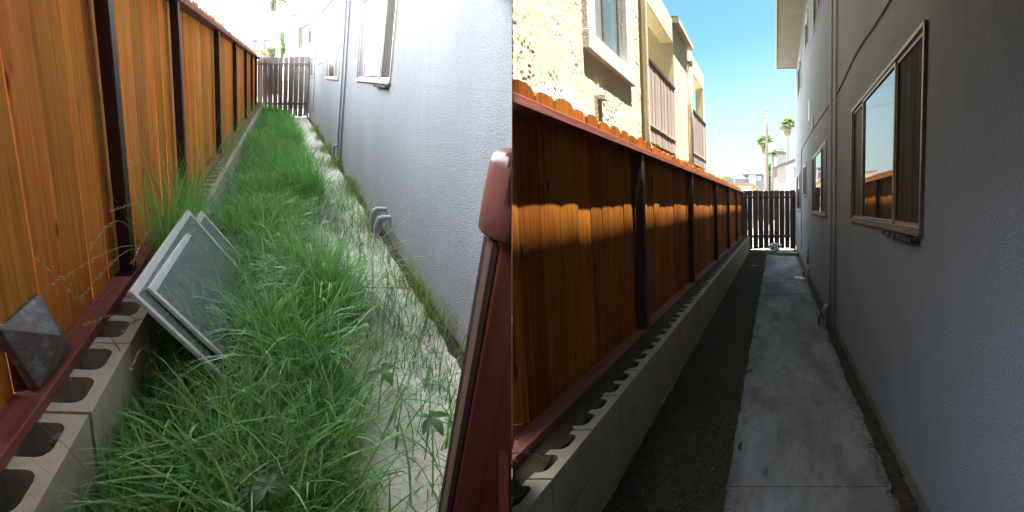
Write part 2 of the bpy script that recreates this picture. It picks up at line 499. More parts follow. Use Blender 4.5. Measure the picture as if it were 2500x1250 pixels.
# ------------------------------------------------------------------ fences and block walls
def fence(S, y0, y1, posts, label):
    t = thing('board_fence', S, (-1.26, max(y0, 0), -1.2), label, 'fence')
    # bottom rail and cap rail, in lengths butted at posts
    ends = [y0] + [p + 0.0 for p in posts[1::2]] + [y1]
    for a, b in zip(ends[:-1], ends[1:]):
        mb = MB().box(-1.320, -1.2, a + 0.002, b - 0.002, -1.197, -1.145)
        build('bottom_rail', mb, M['rail'], t, S, cut=True, bevel=0.003)
        mb = MB().box(-1.320, -1.198, a + 0.002, b - 0.002, 0.478, 0.526)
        build('cap_rail', mb, M['rail'], t, S, cut=True, bevel=0.003)
    for p in posts:
        mb = MB().box(-1.288, -1.215, p - 0.042, p + 0.042, -1.137, 0.476)
        po = build('post', mb, M['post'], t, S, bevel=0.004, cut=True)
        mb = MB().box(-1.30, -1.204, p - 0.09, p + 0.09, -1.143, -1.137)
        build('base_plate', mb, M['post'], po, S, cut=True)
    y = y0
    while y < y1:
        w = random.uniform(0.235, 0.285)
        g = random.uniform(0.003, 0.010)
        a, b = y + g / 2, min(y + w - g / 2, y1)
        if b - a < 0.05: break
        top = 0.655 + random.uniform(-0.012, 0.012)
        n = 6
        x = -1.316 + random.uniform(-0.005, 0.003)
        tilt = random.uniform(-0.004, 0.004); cup = random.uniform(0.001, 0.0045)
        v = []; lean = random.uniform(-0.004, 0.004)
        ear = random.uniform(0.028, 0.042)
        zt = [top - ear, top - 0.010, top, top, top - 0.010, top - ear]
        ts = [0, 0.14, 0.32, 0.68, 0.86, 1]
        for k in range(n):
            tt = ts[k]; xf = x + tilt * (tt - 0.5) + cup * (1 - (2 * tt - 1) ** 2)
            yy = a + (b - a) * tt
            v += [(xf, yy, -1.19), (xf + lean, yy, zt[k]), (xf - 0.018, yy, -1.19), (xf - 0.018 + lean, yy, zt[k])]
        f = []
        for k in range(n - 1):
            i, j = 4 * k, 4 * k + 4
            f += [(i, j, j + 1, i + 1), (i + 2, i + 3, j + 3, j + 2), (i + 1, j + 1, j + 3, i + 3), (i, i + 2, j + 2, j)]
        f += [(0, 1, 3, 2), (4*n-4, 4*n-2, 4*n-1, 4*n-3)]
        mb = MB(); mb.add(v, f, grain=2)
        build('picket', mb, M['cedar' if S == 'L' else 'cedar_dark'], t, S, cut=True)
        y += w
    return t

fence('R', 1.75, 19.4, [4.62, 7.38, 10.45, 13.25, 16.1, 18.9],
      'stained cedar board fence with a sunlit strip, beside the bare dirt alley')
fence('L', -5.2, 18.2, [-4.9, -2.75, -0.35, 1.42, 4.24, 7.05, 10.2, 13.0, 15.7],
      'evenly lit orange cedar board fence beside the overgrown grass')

def rounded_rect(a0, a1, b0, b1, r, n=3):
    pts = []
    for (cx, cy, s) in ((a1 - r, b0 + r, -90), (a1 - r, b1 - r, 0), (a0 + r, b1 - r, 90), (a0 + r, b0 + r, 180)):
        for k in range(n + 1):
            t = math.radians(s + 90 * k / n)
            pts.append((cx + r * math.cos(t), cy + r * math.sin(t)))
    return pts

BL = 0.485
def hollow_block(xf, z0, z1, S, y0):
    """hollow block: solid sides, two rounded cells open at the top"""
    mb = MB()
    L = BL - 0.012; x0, x1 = xf - 0.24, xf
    ym = L / 2
    # outer shell
    o = [(x0, 0, z0), (x1, 0, z0), (x1, L, z0), (x0, L, z0), (x0, 0, z1), (x1, 0, z1), (x1, L, z1), (x0, L, z1)]
    mb.add(o, [(0, 3, 2, 1), (0, 1, 5, 4), (1, 2, 6, 5), (2, 3, 7, 6), (3, 0, 4, 7)])
    for (a, b) in ((0, ym), (ym, L)):
        ring = rounded_rect(x0 + 0.042, x1 - 0.052, a + (0.046 if a == 0 else 0.026), b - (0.046 if b == L else 0.026), 0.042)
        n = len(ring)
        top = [(p[0], p[1], z1) for p in ring]; bot = [(p[0], p[1], z0 + 0.012) for p in ring]
        mb.add(top + bot, [(i, (i + 1) % n, n + (i + 1) % n, n + i) for i in range(n)])
        # the top face around the cell: join the ring to the rectangle corner by corner
        rect = [(x1, a, z1), (x1, b, z1), (x0, b, z1), (x0, a, z1)]
        v = top + rect; f = []
        per = n // 4
        for c in range(4):
            for k in range(per - 1):
                f.append((c * per + k, n + c, c * per + k + 1))
            last = c * per + per - 1; nx = ((c + 1) * per) % n
            f.append((last, n + c, n + (c + 1) % 4, nx))
        mb.add(v, f)
    return mb

def block_wall(S, xf, y0, n, label, courses=2, first=0):
    t = thing('block_wall', S, (xf - 0.1, y0, -1.74), label, 'wall')
    zt = -1.2; h = 0.25
    src = None
    for i in range(n):
        ya = y0 + i * BL
        p = W(S, (0, ya, 0)) - (W(S, (0, 0, 0)) - EYE) * 0
        crosses = S == 'R' and ya < 2.6
        if src is None or crosses:
            mb = hollow_block(xf, zt - h + 0.008, zt, S, ya)
            for k in range(len(mb.v)): mb.v[k] = mb.v[k] + np.array([0, ya, 0])
            ob = build('block', mb, M['block' if S == 'R' else 'block_left'], t, S, at=W(S, (xf, ya, zt)), cut=crosses)
            if ob and not crosses: src = ob
        else:
            share(src, 'block', W(S, (xf + random.uniform(-.004, .004), ya + random.uniform(-.002, .002), zt + random.uniform(-.002, .002))), t)
    # lower courses, half bond
    for c in range(1, courses + 1):
        z1 = zt - c * h; z0 = z1 - h + 0.008
        srcc = None
        for i in range(n + 1):
            ya = y0 + (i - (0.5 if c % 2 else 0)) * BL
            crosses = S == 'R' and ya < 3.0
            if srcc is None or crosses:
                mb = MB().box(xf - 0.24, xf, ya, ya + BL - 0.012, z0, z1 - 0.004)
                ob = build('block', mb, M['block' if S == 'R' else 'block_left'], t, S, at=W(S, (xf, ya, z1)), cut=crosses, bevel=0.003)
                if ob and not crosses: srcc = ob
            else:
                share(srcc, 'block', W(S, (xf + random.uniform(-.003, .003), ya, z1)), t)
    build('cell_shade', MB().box(xf - 0.19, xf - 0.06, y0 + 0.02, y0 + n * BL - 0.02, zt - h + 0.02, zt - h + 0.03), M['soil'], t, S, cut=True)  # dark strip that puts the shade deep in the cells into colour
    if S == 'R':  # dark band over the rear webs: shade under the rail put into colour
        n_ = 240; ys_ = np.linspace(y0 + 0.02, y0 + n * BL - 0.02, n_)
        shade_band = MB(); xe = xf - 0.085 + rng.normal(0, 0.008, n_); ze = zt + 0.006 + rng.uniform(0, 0.012, n_)
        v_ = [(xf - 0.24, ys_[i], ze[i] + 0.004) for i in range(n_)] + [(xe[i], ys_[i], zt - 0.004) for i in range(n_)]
        shade_band.add(v_, [(i, i + 1, n_ + i + 1, n_ + i) for i in range(n_ - 1)])
        build('dirt', shade_band, M['soil'], t, S, cut=True, recalc=False)
    # mortar core, set back from the faces
    mb = MB().box(xf - 0.235, xf - 0.014, y0 + 0.01, y0 + n * BL, -1.80, zt - h - 0.001)
    build('mortar', mb, M['block' if S == 'R' else 'block_left'], t, S, cut=True)
    return t
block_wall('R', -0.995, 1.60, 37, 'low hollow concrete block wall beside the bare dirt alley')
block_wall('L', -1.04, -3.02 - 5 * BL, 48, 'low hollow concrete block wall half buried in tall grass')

# ------------------------------------------------------------------ grey houses
def skin(S, x, y0, y1, z0, z1, holes, depth=0.12):
    ys = sorted({y0, y1, *[h[0] for h in holes], *[h[1] for h in holes]})
    zs = sorted({z0, z1, *[h[2] for h in holes], *[h[3] for h in holes]})
    mb = MB()
    for i in range(len(ys) - 1):
        for j in range(len(zs) - 1):
            cy, cz = (ys[i] + ys[i+1]) / 2, (zs[j] + zs[j+1]) / 2
            if any(h[0] < cy < h[1] and h[2] < cz < h[3] for h in holes): continue
            mb.add([(x, ys[i], zs[j]), (x, ys[i+1], zs[j]), (x, ys[i+1], zs[j+1]), (x, ys[i], zs[j+1])], [(0, 3, 2, 1)])
    for (a, b, c, d) in holes:
        q = [(x, a, c), (x, b, c), (x, b, d), (x, a, d)]
        v = q + [(x + depth, p[1], p[2]) for p in q]
        mb.add(v, [(0, 1, 5, 4), (1, 2, 6, 5), (2, 3, 7, 6), (3, 0, 4, 7)])
    e = [(x, y0, z0), (x, y1, z0), (x, y1, z1), (x, y0, z1)]
    mb.add(e + [(x + depth, p[1], p[2]) for p in e], [(0, 1, 5, 4), (1, 2, 6, 5), (2, 3, 7, 6), (3, 0, 4, 7)])
    return mb

def window(S, house, x, y0, y1, z0, z1, panes, frame_mat, bar=0.024, sill=True, top_open=None, planes=None, dirt=None):
    """panes: list of (fraction0, fraction1, material key) along the alley, near end first"""
    fr = MB(); t = bar
    fr.box(x - 0.022, x + 0.06, y0, y1, z1 - t, z1); fr.box(x - 0.022, x + 0.06, y0, y1, z0, z0 + t)
    fr.box(x - 0.020, x + 0.06, y0, y0 + t, z0 + t, z1 - t); fr.box(x - 0.020, x + 0.06, y1 - t, y1, z0 + t, z1 - t)
    wo = build('window', fr, M[frame_mat], house, S, cut=True)
    for k, (f0, f1, mk, dep) in enumerate(panes):
        a = y0 + t + (y1 - y0 - 2 * t) * f0; b = y0 + t + (y1 - y0 - 2 * t) * f1
        sb = 0.022
        s = MB(); xs = x - 0.012 + dep
        s.box(xs, xs + 0.03, a, a + sb, z0 + t, z1 - t); s.box(xs, xs + 0.03, b - sb, b, z0 + t, z1 - t)
        s.box(xs + 0.001, xs + 0.03, a + sb, b - sb, z0 + t, z0 + t + sb); s.box(xs + 0.001, xs + 0.03, a + sb, b - sb, z1 - t - sb, z1 - t)
        build('sash', s, M['alu'], wo, S, cut=True)
        g = MB().box(xs + 0.014, xs + 0.02, a + sb, b - sb, z0 + t + sb, z1 - t - sb)
        build('insect_screen' if mk == 'screen' else 'curtained_pane' if mk == 'curtain' else 'pane', g, M[mk], wo, S, cut=True)
    if sill:
        s = MB().box(x - 0.032, x + 0.02, y0 - 0.01, y1 + 0.01, z0 - 0.018, z0 - 0.002)
        build('sill', s, M[frame_mat], wo, S, cut=True)
    if dirt:
        s = MB(); n = 40
        ys = np.linspace(dirt[0], dirt[1], n)
        for q in range(n - 1):
            hh = random.uniform(0.0, 0.02)
            s.box(x - 0.05 - random.uniform(0, .012), x - 0.004, ys[q], ys[q+1], z0 - 0.045 - random.uniform(0, .02), z0 - 0.04 + hh)
        build('grime', s, M['sill_dirt'], wo, S)
    return wo

def wpath(S, pts, n=None):
    return W(S, np.array(pts, float))

def smooth_path(p, n=40):
    p = np.asarray(p, float); m = len(p); out = []
    for i in range(m - 1):
        p0, p1, p2, p3 = p[max(i-1, 0)], p[i], p[i+1], p[min(i+2, m-1)]
        for t in np.linspace(0, 1, max(2, n // (m - 1)), endpoint=False):
            out.append(0.5 * ((2*p1) + (-p0+p2)*t + (2*p0-5*p1+4*p2-p3)*t*t + (-p0+3*p1-3*p2+p3)*t**3))
    out.append(p[-1]); return np.array(out)

XW = 0.80
def three(nearscreen=True):
    return [(0.0, 0.26, 'curtain', 0.012), (0.26, 0.76, 'pane', 0.0), (0.76, 1.0, 'screen', 0.012)]

def grey_house(S, label, stucco_mat, yA, yB, ztop, xback):
    t = thing('grey_house', S, (XW, 8, -1.74), label, 'house')
    wins = [(2.71, 5.22, -0.155, 0.955, three()),
            (7.85, 10.75, -0.165, 0.99, [(0, 0.30, 'screen', 0.012), (0.30, 0.80, 'pane', 0.0), (0.80, 1, 'screen', 0.012)]),
            (12.85, 14.15, 0.25, 1.05, [(0, 0.5, 'pane', 0.0), (0.5, 1, 'screen', 0.012)]),
            (15.85, 18.5, -0.165, 1.03, [(0, 0.3, 'screen', 0.012), (0.3, 0.78, 'pane', 0.0), (0.78, 1, 'screen', 0.012)])]
    ups = [(8.35, 10.45, 3.40, 4.5, [(0, 0.5, 'screen', 0.012), (0.5, 1, 'pane', 0.0)]),
           (12.3, 13.3, 3.85, 4.6, [(0, 1, 'pane', 0.0)]),
           (15.4, 17.6, 3.55, 4.6, [(0, 0.5, 'pane', 0.0), (0.5, 1, 'pane', 0.012)])]
    allw = wins + (ups if S == 'R' else [])
    holes = [(w[0] + 0.005, w[1] - 0.005, w[2] + 0.005, w[3] - 0.005) for w in allw]
    build('wall', skin(S, XW, yA, yB, -1.60, ztop, holes), stucco_mat, t, S, cut=True, recalc=False)
    body = MB().box(XW + 0.121, xback, yA, yB, -1.62, ztop - 0.01)
    build('wall_body', body, stucco_mat, t, S, cut=True)
    build('foundation', MB().box(XW + 0.018, XW + 0.115, yA, yB - 0.01, -1.80, -1.602), M['foundation' if S == 'R' else 'foundation_pale'], t, S, cut=True)
    for i, w in enumerate(allw):
        window(S, t, XW, *w[:4], w[4], 'alu' if i != 0 else 'bronze_alu', dirt=(w[0] + 0.05, w[0] + 0.75) if i == 0 else None)
    # pair of conduits up the wall, the nearer one ends in the ground, the farther one bends out to a tap
    for (yy, r, zb, zt_) in ((7.03, 0.016, -1.60, ztop), (6.53, 0.018, -1.63, ztop)):
        build('conduit', MB().tube(wpath(S, [(XW - 0.028, yy, zb), (XW - 0.028, yy, 0), (XW - 0.028, yy, 1.4), (XW - 0.028, yy, zt_)]), r, 8), M['conduit'], t, smooth=True)
    # cable sagging along the wall and dropping near the far end
    cp = [(XW - 0.012, yA + 1.0, 1.36), (XW - 0.012, 3.5, 1.38), (XW - 0.012, 4.9, 1.45), (XW - 0.012, 6.5, 1.40), (XW - 0.012, 7.4, 1.44), (XW - 0.012, 10.2, 1.55), (XW - 0.012, 13.6, 1.63), (XW - 0.012, 14.9, 1.62), (XW - 0.012, 15.2, 1.50), (XW - 0.012, 15.24, 0.2), (XW - 0.012, 15.24, -1.35)]
    build('cable', MB().tube(smooth_path(wpath(S, cp), 80), 0.007, 6), M['cable'], t, smooth=True, planes=[CUT[S]])
    build('stucco_seam', MB().box(XW - 0.0015, XW + 0.01, yA, 2.45, -0.158, -0.150), stucco_mat, t, S, cut=True)
    return t

HR = grey_house('R', 'shaded grey stucco two storey house with deep eave and sky reflecting window', M['stucco_right'], -1.6, 20.0, 5.15, 9.0)
HL = grey_house('L', 'pale grey stucco house wall beside the overgrown grass', M['stucco_left'], -3.0, 18.45, 8.0, 7.0)
# right house: eave, vent, cover plate
ev = MB().box(0.074, 9.2, -2.2, 19.4, 5.153, 5.17)
eo = build('eave', ev, M['soffit'], HR, 'R')
build('fascia', MB().box(0.048, 0.073, -2.2, 19.42, 5.12, 5.36), M['fascia'], eo, 'R')
build('fascia', MB().box(0.048, 9.2, 19.421, 19.45, 5.12, 5.36), M['fascia'], eo, 'R')
build('roof', MB().box(0.048, 9.2, -2.2, 19.45, 5.362, 5.45), M['roof'], HR, 'R')
build('vent', MB().box(XW - 0.02, XW + 0.02, 10.55, 10.85, 1.6, 1.83), M['conduit_dark'], HR, 'R')
build('cover_plate', MB().box(XW - 0.012, XW + 0.02, 11.6, 12.0, 1.95, 2.42), M['alu'], HR, 'R')
# left house: unseen roof shaped to shade the left alley, sparing the next lot
side = np.cross(SUN_TRAVEL, CAM_FWD); side /= np.linalg.norm(side)
if side[0] < 0: side = -side
low_cut = (EYE + np.array([0.0, 0.0, 0.55]), side)
high_cut = (EYE + np.array([0.0, 0.0, 2.1]), side)
yv = np.array([0.0, 1.0, 0.0]); yp = np.array([0.0, 2.6, 0.0])
build('roof', MB().box(-0.95, 7.0, -4.5, 22.5, 8.003, 8.2), M['soffit'], HL, 'L', planes=[low_cut, (yp, yv)])
build('roof', MB().box(-0.95, 7.0, -4.5, 22.5, 8.003, 8.2), M['soffit'], HL, 'L', planes=[high_cut, (yp, -yv)])

def standpipe(S, house, y, x, mat, htop, label=None, valve=True, fat=1.0):
    ax, al, up = axes(S)
    b = W(S, (x, y, -1.74)); wallp = W(S, (XW + 0.01, y, 0)); out = wallp - W(S, (x, y, 0))
    top = b + up * htop
    bend = [b, b + up * (htop - 0.09), b + up * (htop - 0.03) + out * 0.12, top + out * 0.35, top + out * 1.0]
    o = build('tap_pipe', MB().tube(smooth_path(bend, 24), 0.024 * fat, 10), M[mat], house, smooth=True)
    build('coupling', MB().tube([b + up * (htop * 0.45), b + up * (htop * 0.62)], 0.034 * fat, 10), M[mat], o, smooth=False)
    build('elbow', MB().tube(smooth_path([b + up * (htop - 0.12), b + up * (htop - 0.03) + out * 0.10, top + out * 0.42], 14), 0.032 * fat, 10), M[mat], o, smooth=True)
    if valve:
        vz = b + up * (htop * 0.52)
        vp = smooth_path([vz, vz - out * 0.55 - al * 0.02, vz - out * 0.75 - al * 0.03 - up * 0.04, vz - out * 0.8 - al * 0.03 - up * 0.13], 16)
        build('tap', MB().tube(vp, 0.015, 8), M['brass'], o, smooth=True)
        build('tap_handle', MB().tube([vz - out * 0.4 + up * 0.012, vz - out * 0.4 + up * 0.075], 0.008, 6).tube([vz - out * 0.4 + up * 0.075 - al * 0.04, vz - out * 0.4 + up * 0.075 + al * 0.04], 0.009, 6), M['brass'], o)
    return o
standpipe('R', HR, 7.05, 0.70, 'conduit_dark', 0.30)
standpipe('R', HR, 11.75, 0.72, 'conduit_dark', 0.30)
standpipe('R', HR, 11.45, 0.73, 'conduit_dark', 0.26, valve=False)
build('conduit', MB().tube(wpath('R', [(XW - 0.02, 12.0, -1.45), (XW - 0.02, 12.0, -0.86)]), 0.02, 8), M['conduit_dark'], HR, smooth=True)
standpipe('L', HL, 2.38, 0.66, 'conduit', 0.27, valve=False, fat=1.05)
standpipe('L', HL, 2.14, 0.67, 'conduit', 0.24, valve=False, fat=1.05)
standpipe('L', HL, 7.2, 0.70, 'conduit', 0.32, valve=False)

# ------------------------------------------------------------------ gates closing the alleys
def gate(S, y, mat, label, x0=-1.30, x1=0.775):
    t = thing('board_gate', S, (-0.3, y, -1.74), label, 'gate')
    n = 10; w = (x1 - x0) / n
    for i in range(n):
        gl, gr = random.uniform(0.004, 0.013), random.uniform(0.004, 0.013)
        a, b = x0 + i * w + gl, x0 + (i + 1) * w - gr
        c = random.uniform(0.02, 0.035); top = 0.57 + random.uniform(-0.015, 0.015)
        bulge = random.uniform(0.0, 0.012)
        zt = -1.70 + random.uniform(-0.03, 0.03)
        zm = random.uniform(-0.8, 0.1)
        poly = [(a, zt), (b, zt), (b + bulge, zm), (b, 0.34), (b + 0.006, 0.42), (b + 0.006, top - c), (b - c, top), (a + c, top), (a - 0.006, top - c), (a - 0.006, 0.42), (a, 0.34), (a - bulge * 0.5, zm + 0.2)]
        mb = MB().prism(poly, 1, y + 0.001 + random.uniform(0, 0.006), y + 0.025, 2)
        build('board', mb, mat, t, S)
    for (z0, z1) in ((0.27, 0.345), (-1.25, -1.165)):
        build('rail', MB().box(x0, x1, y - 0.045, y - 0.001, z0, z1, grain=0), mat, t, S, bevel=0.003)
    build('post', MB().box(x0 - 0.06, x0 - 0.002, y - 0.06, y + 0.03, -1.76, 0.45), mat, t, S)
    build('post', MB().box(x1 - 0.045, x1 + 0.018, y + 0.03, y + 0.1, -1.76, 0.5), mat, t, S)
    return t
gate('R', 19.5, M['gate_dark'], 'dark weathered board gate with bright gaps behind the coiled hose')
gate('L', 18.3, M['gate_wood'], 'grey brown weathered board gate at the end of the grass')

# ------------------------------------------------------------------ cream apartment building behind the right fence
def vnoise(shape, step, seed):
    r = np.random.default_rng(seed)
    ny, nz = shape
    gy, gz = int(ny / step) + 3, int(nz / step) + 3
    g = r.random((gy, gz))
    yy = np.arange(ny) / step; zz = np.arange(nz) / step
    iy = yy.astype(int); iz = zz.astype(int)
    fy = (yy - iy); fz = (zz - iz)
    fy = (fy * fy * (3 - 2 * fy))[:, None]; fz = (fz * fz * (3 - 2 * fz))[None, :]
    a = g[np.ix_(iy, iz)]; b = g[np.ix_(iy + 1, iz)]; c = g[np.ix_(iy, iz + 1)]; d = g[np.ix_(iy + 1, iz + 1)]
    return (a * (1 - fy) + b * fy) * (1 - fz) + (c * (1 - fy) + d * fy) * fz

XY = -1.90
YB = thing('cream_building', 'R', (XY, 8, -1.74), 'sunlit cream stucco apartment building with slatted balconies behind the cedar fence', 'building')
def rough_wall(y0, y1, z0, z1, hole, step=0.0115):
    ys = np.arange(y0, y1 + step / 2, step); zs = np.arange(z0, z1 + step / 2, step)
    ys[-1] = y1
    sh = (len(ys), len(zs))
    n = vnoise(sh, 6, 1) * 0.45 + vnoise(sh, 3.2, 2) * 0.35 + vnoise(sh, 1.8, 3) * 0.2
    ridge = 1 - np.abs(vnoise(sh, 5.5, 11) - 0.5) * 2
    ridge2 = 1 - np.abs(vnoise(sh, 3.4, 12) - 0.5) * 2
    calm = np.clip((vnoise(sh, 22, 8) * 0.7 + vnoise(sh, 9, 9) * 0.3 - 0.38) / 0.3, 0, 1)
    h = 0.0045 * np.clip((n - 0.42) / 0.12, 0, 1) - 0.011 * np.clip((ridge - 0.88) / 0.1, 0, 1) * (n > 0.5) * (1 - 0.7 * calm) - 0.008 * np.clip((ridge2 - 0.86) / 0.1, 0, 1) * (n < 0.55) * (1 - 0.7 * calm)
    h = h * (1 - 0.6 * calm) + 0.0025 * vnoise(sh, 14, 4) + 0.0015 * vnoise(sh, 1.5, 5)
    Y, Z = np.meshgrid(ys, zs, indexing='ij')
    X = XY + h - 0.006
    v = np.stack([X, Y, Z], -1).reshape(-1, 3)
    nz = len(zs); faces = []
    for i in range(len(ys) - 1):
        cy = ys[i] + step / 2
        for j in range(nz - 1):
            cz = zs[j] + step / 2
            if hole[0] < cy < hole[1] and hole[2] < cz < hole[3]: continue
            a = i * nz + j
            faces.append((a, a + nz, a + nz + 1, a + 1))
    # where the old white base coat still shows
    d = np.minimum(1, np.clip((1.12 - np.abs(Y - 4.55) * 0.16 - Z + 0.10 * (vnoise(sh, 12, 6) - 0.5) + 0.04 * (n - 0.5)) / 0.05, 0, 1)) * np.clip((Y - 3.95) / 0.2, 0, 1) * np.clip((5.35 - Y) / 0.25, 0, 1)
    return v, faces, d.reshape(-1)
rv, rf, rp = rough_wall(2.95, 7.30, 0.30, 3.60, (5.33, 6.45, 1.755, 3.10))
wv = W('R', rv); keep = wv @ CAM_RIGHT > EYE @ CAM_RIGHT + 0.002
rf = [f for f in rf if all(keep[i] for i in f)]
me = bpy.data.meshes.new('near_wall')
yo = ORIGIN[YB.name]
me.from_pydata([tuple(p) for p in wv - yo], [], rf)
att = me.attributes.new('patch', 'FLOAT', 'POINT'); att.data.foreach_set('value', rp.astype(np.float32))
me.polygons.foreach_set('use_smooth', [True] * len(me.polygons))
m, nt, bs = new_mat('rough_cream_stucco')
pp = obj_coord(nt)
pa = nd(nt, 'ShaderNodeAttribute', attribute_name='patch')
n1 = noise(nt, pp, 1.6, 5); n2 = noise(nt, pp, 24, 5)
c = mixc(nt, remap(nt, n1, 0.3, 0.7), (0.80, 0.69, 0.45), (0.86, 0.78, 0.58))
c = mixc(nt, remap(nt, n2, 0.5, 0.75, 0, 0.35), c, (0.72, 0.60, 0.37))
c = mixc(nt, pa.outputs['Fac'], c, (0.82, 0.80, 0.76))
nt.links.new(c, bs.inputs['Base Color']); bs.inputs['Roughness'].default_value = 0.9; bs.inputs['Specular IOR Level'].default_value = 0.15
bump(nt, bs, noise(nt, pp, 120, 4), 0.3, 0.004)
me.materials.append(m)
nw = bpy.data.objects.new('wall', me); C.objects.link(nw); nw.parent = YB
def yb(name, mat, *boxes, parent=None, bevel=0.0, cut=True):
    mb = MB()
    for b in boxes: mb.box(*b)
    return build(name, mb, M[mat], parent or YB, 'R', cut=cut, bevel=bevel)
# the wall goes on to the lot line in the same plane, and the body behind it
yb('raised_wall_blocker', 'yellow', (XY - 0.099, XY, 1.0, 7.28, 3.602, 7.5))  # unseen height added above the frame to block sky light
yb('wall_body', 'yellow', (-9, XY - 0.10, 1.0, 7.28, -1.74, 7.5))
yb('roof', 'roof', (-9, XY - 0.02, 1.0, 7.28, 7.502, 7.6))
yb('wing_blocker', 'yellow', (-13, -6.0, 7.3, 21.5, -1.74, 10.0))  # unseen wing added to keep sky light off the right alley
# window: rough white trim, frame and two panes
wo = yb('window', 'bronze_alu', (XY - 0.07, XY - 0.04, 5.335, 5.37, 1.76, 3.1), (XY - 0.07, XY - 0.04, 6.41, 6.445, 1.76, 3.1), (XY - 0.07, XY - 0.04, 5.371, 6.409, 1.76, 1.79), (XY - 0.07, XY - 0.035, 5.83, 5.88, 1.791, 3.1))
yb('pane', 'blue_pane', (XY - 0.065, XY - 0.06, 5.88, 6.41, 1.79, 3.1), parent=wo)
M['frost'] = glass('frosted_pane', (0.30, 0.33, 0.34), 0.25, 1.5)
yb('pane', 'frost', (XY - 0.060, XY - 0.055, 5.37, 5.83, 1.79, 3.1), parent=wo)
M['trim'] = M['white_patch']
yb('trim', 'trim', (XY - 0.05, XY + 0.065, 5.10, 6.76, 1.57, 1.758), parent=wo, bevel=0.006)
yb('trim', 'trim', (XY - 0.05, XY + 0.055, 6.448, 6.755, 1.76, 3.4), parent=wo, bevel=0.006)
yb('trim', 'trim', (XY - 0.05, XY + 0.055, 5.105, 5.33, 1.76, 3.4), parent=wo, bevel=0.006)
yb('bracket', 'yellow', (XY - 0.01, XY + 0.11, 5.36, 5.50, 1.13, 1.17), (XY - 0.01, XY + 0.03, 5.36, 5.50, 0.9, 1.129))
# corner strip and downspout, bending at the foot
yb('corner_trim', 'yellow', (XY - 0.10, XY + 0.03, 7.285, 7.42, -1.0, 3.6))
dp = wpath('R', [(XY + 0.07, 7.26, 3.6), (XY + 0.07, 7.26, 2.0), (XY + 0.07, 7.26, 1.02), (XY + 0.075, 7.30, 0.86), (XY + 0.08, 7.46, 0.74), (XY + 0.08, 7.6, 0.66)])
build('downspout', MB().tube(smooth_path(dp, 40), 0.042, 8), M['yellow'], YB, smooth=True)

def balcony(y0, y1, back=True):
    fl = yb('balcony_floor', 'yellow', (XY - 1.5, XY - 0.06, y0, y1, 0.86, 1.0))
    # railing: each slat its own board, one mesh shared
    src = None; sp = 0.088; n = int((y1 - y0) / sp)
    for i in range(n):
        ya = y0 + 0.01 + i * sp
        if src is None:
            src = build('slat', MB().box(XY - 0.025, XY, ya, ya + 0.072, 0.98, 2.17), M['rail_wood'], YB, 'R', at=W('R', (XY, ya, 0.98)))
        else:
            share(src, 'slat', W('R', (XY + random.uniform(-.004, .004), ya, 0.98 + random.uniform(-.01, .01))), YB)
    yb('railing_backing', 'rail_cap', (XY - 0.05, XY - 0.03, y0, y1, 1.0, 2.15))
    yb('railing_cap', 'rail_cap', (XY - 0.06, XY + 0.02, y0, y1, 2.175, 2.225))
    yb('railing_strip', 'rail_wood', (XY + 0.005, XY + 0.02, y0, y1, 1.22, 1.25))
    if back: yb('balcony_back_wall', 'yellow', (XY - 1.7, XY - 1.5, y0, y1, -1.74, 3.4))
balcony(7.44, 9.66)
yb('beam', 'yellow', (XY - 0.24, XY, 7.425, 9.64, 3.03, 3.46), bevel=0.01)
yb('pillar_wall', 'yellow', (XY - 4.0, XY - 0.002, 9.665, 11.10, -1.74, 3.38))
yb('pillar_roof', 'fascia', (XY - 4.1, XY + 0.13, 9.60, 11.25, 3.382, 3.47))
yb('pillar_fascia', 'roof', (XY - 4.1, XY + 0.10, 9.64, 11.2, 3.472, 3.52))
balcony(11.24, 13.9, back=False)
yb('beam', 'yellow', (XY - 0.24, XY, 11.26, 13.7, 3.06, 3.48), bevel=0.01)
yb('column', 'yellow', (XY - 0.2, XY - 0.002, 13.5, 13.72, 1.0, 3.058))
yb('balcony_back_wall', 'yellow', (XY - 1.7, XY - 1.5, 11.3, 12.6, -1.74, 3.4))
build('downspout', MB().tube(wpath('R', [(XY + 0.05, 11.18, 3.05), (XY + 0.05, 11.18, 2), (XY + 0.05, 11.18, 0.5)]), 0.045, 8), M['yellow'], YB, smooth=True)
yb('hopper', 'fascia', (XY - 0.002, XY + 0.12, 11.12, 11.24, 3.05, 3.12))
# slatted balcony of the house beyond the left fence
LBAL = thing('raised_balcony', 'L', (-2.6, 10, -1.74), 'pale slatted balcony rising above the left fence against the white sky', 'balcony')
M['pale_slat'] = plain('glare_slats', (0.62, 0.58, 0.54), 0.8)  # slats lightened, the glare is put into their colour
src = None
for i in range(24):
    ya = 8.72 + i * 0.108
    if src is None: src = build('slat', MB().box(-1.925, -1.9, ya, ya + 0.045, 0.98, 2.3), M['pale_slat'], LBAL, 'L', at=W('L', (-1.9, ya, 0.98)))
    else: share(src, 'slat', W('L', (-1.9, ya, 0.98)), LBAL)
build('floor', MB().box(-3.2, -1.93, 8.7, 11.3, 0.86, 1.0), M['pale_slat'], LBAL, 'L')
for (px, py) in ((-3.1, 8.8), (-2.0, 8.8), (-3.1, 11.2), (-2.0, 11.2)):
    build('leg', MB().box(px - 0.06, px + 0.06, py - 0.06, py + 0.06, -1.79, 0.858), M['pale_slat'], LBAL, 'L')

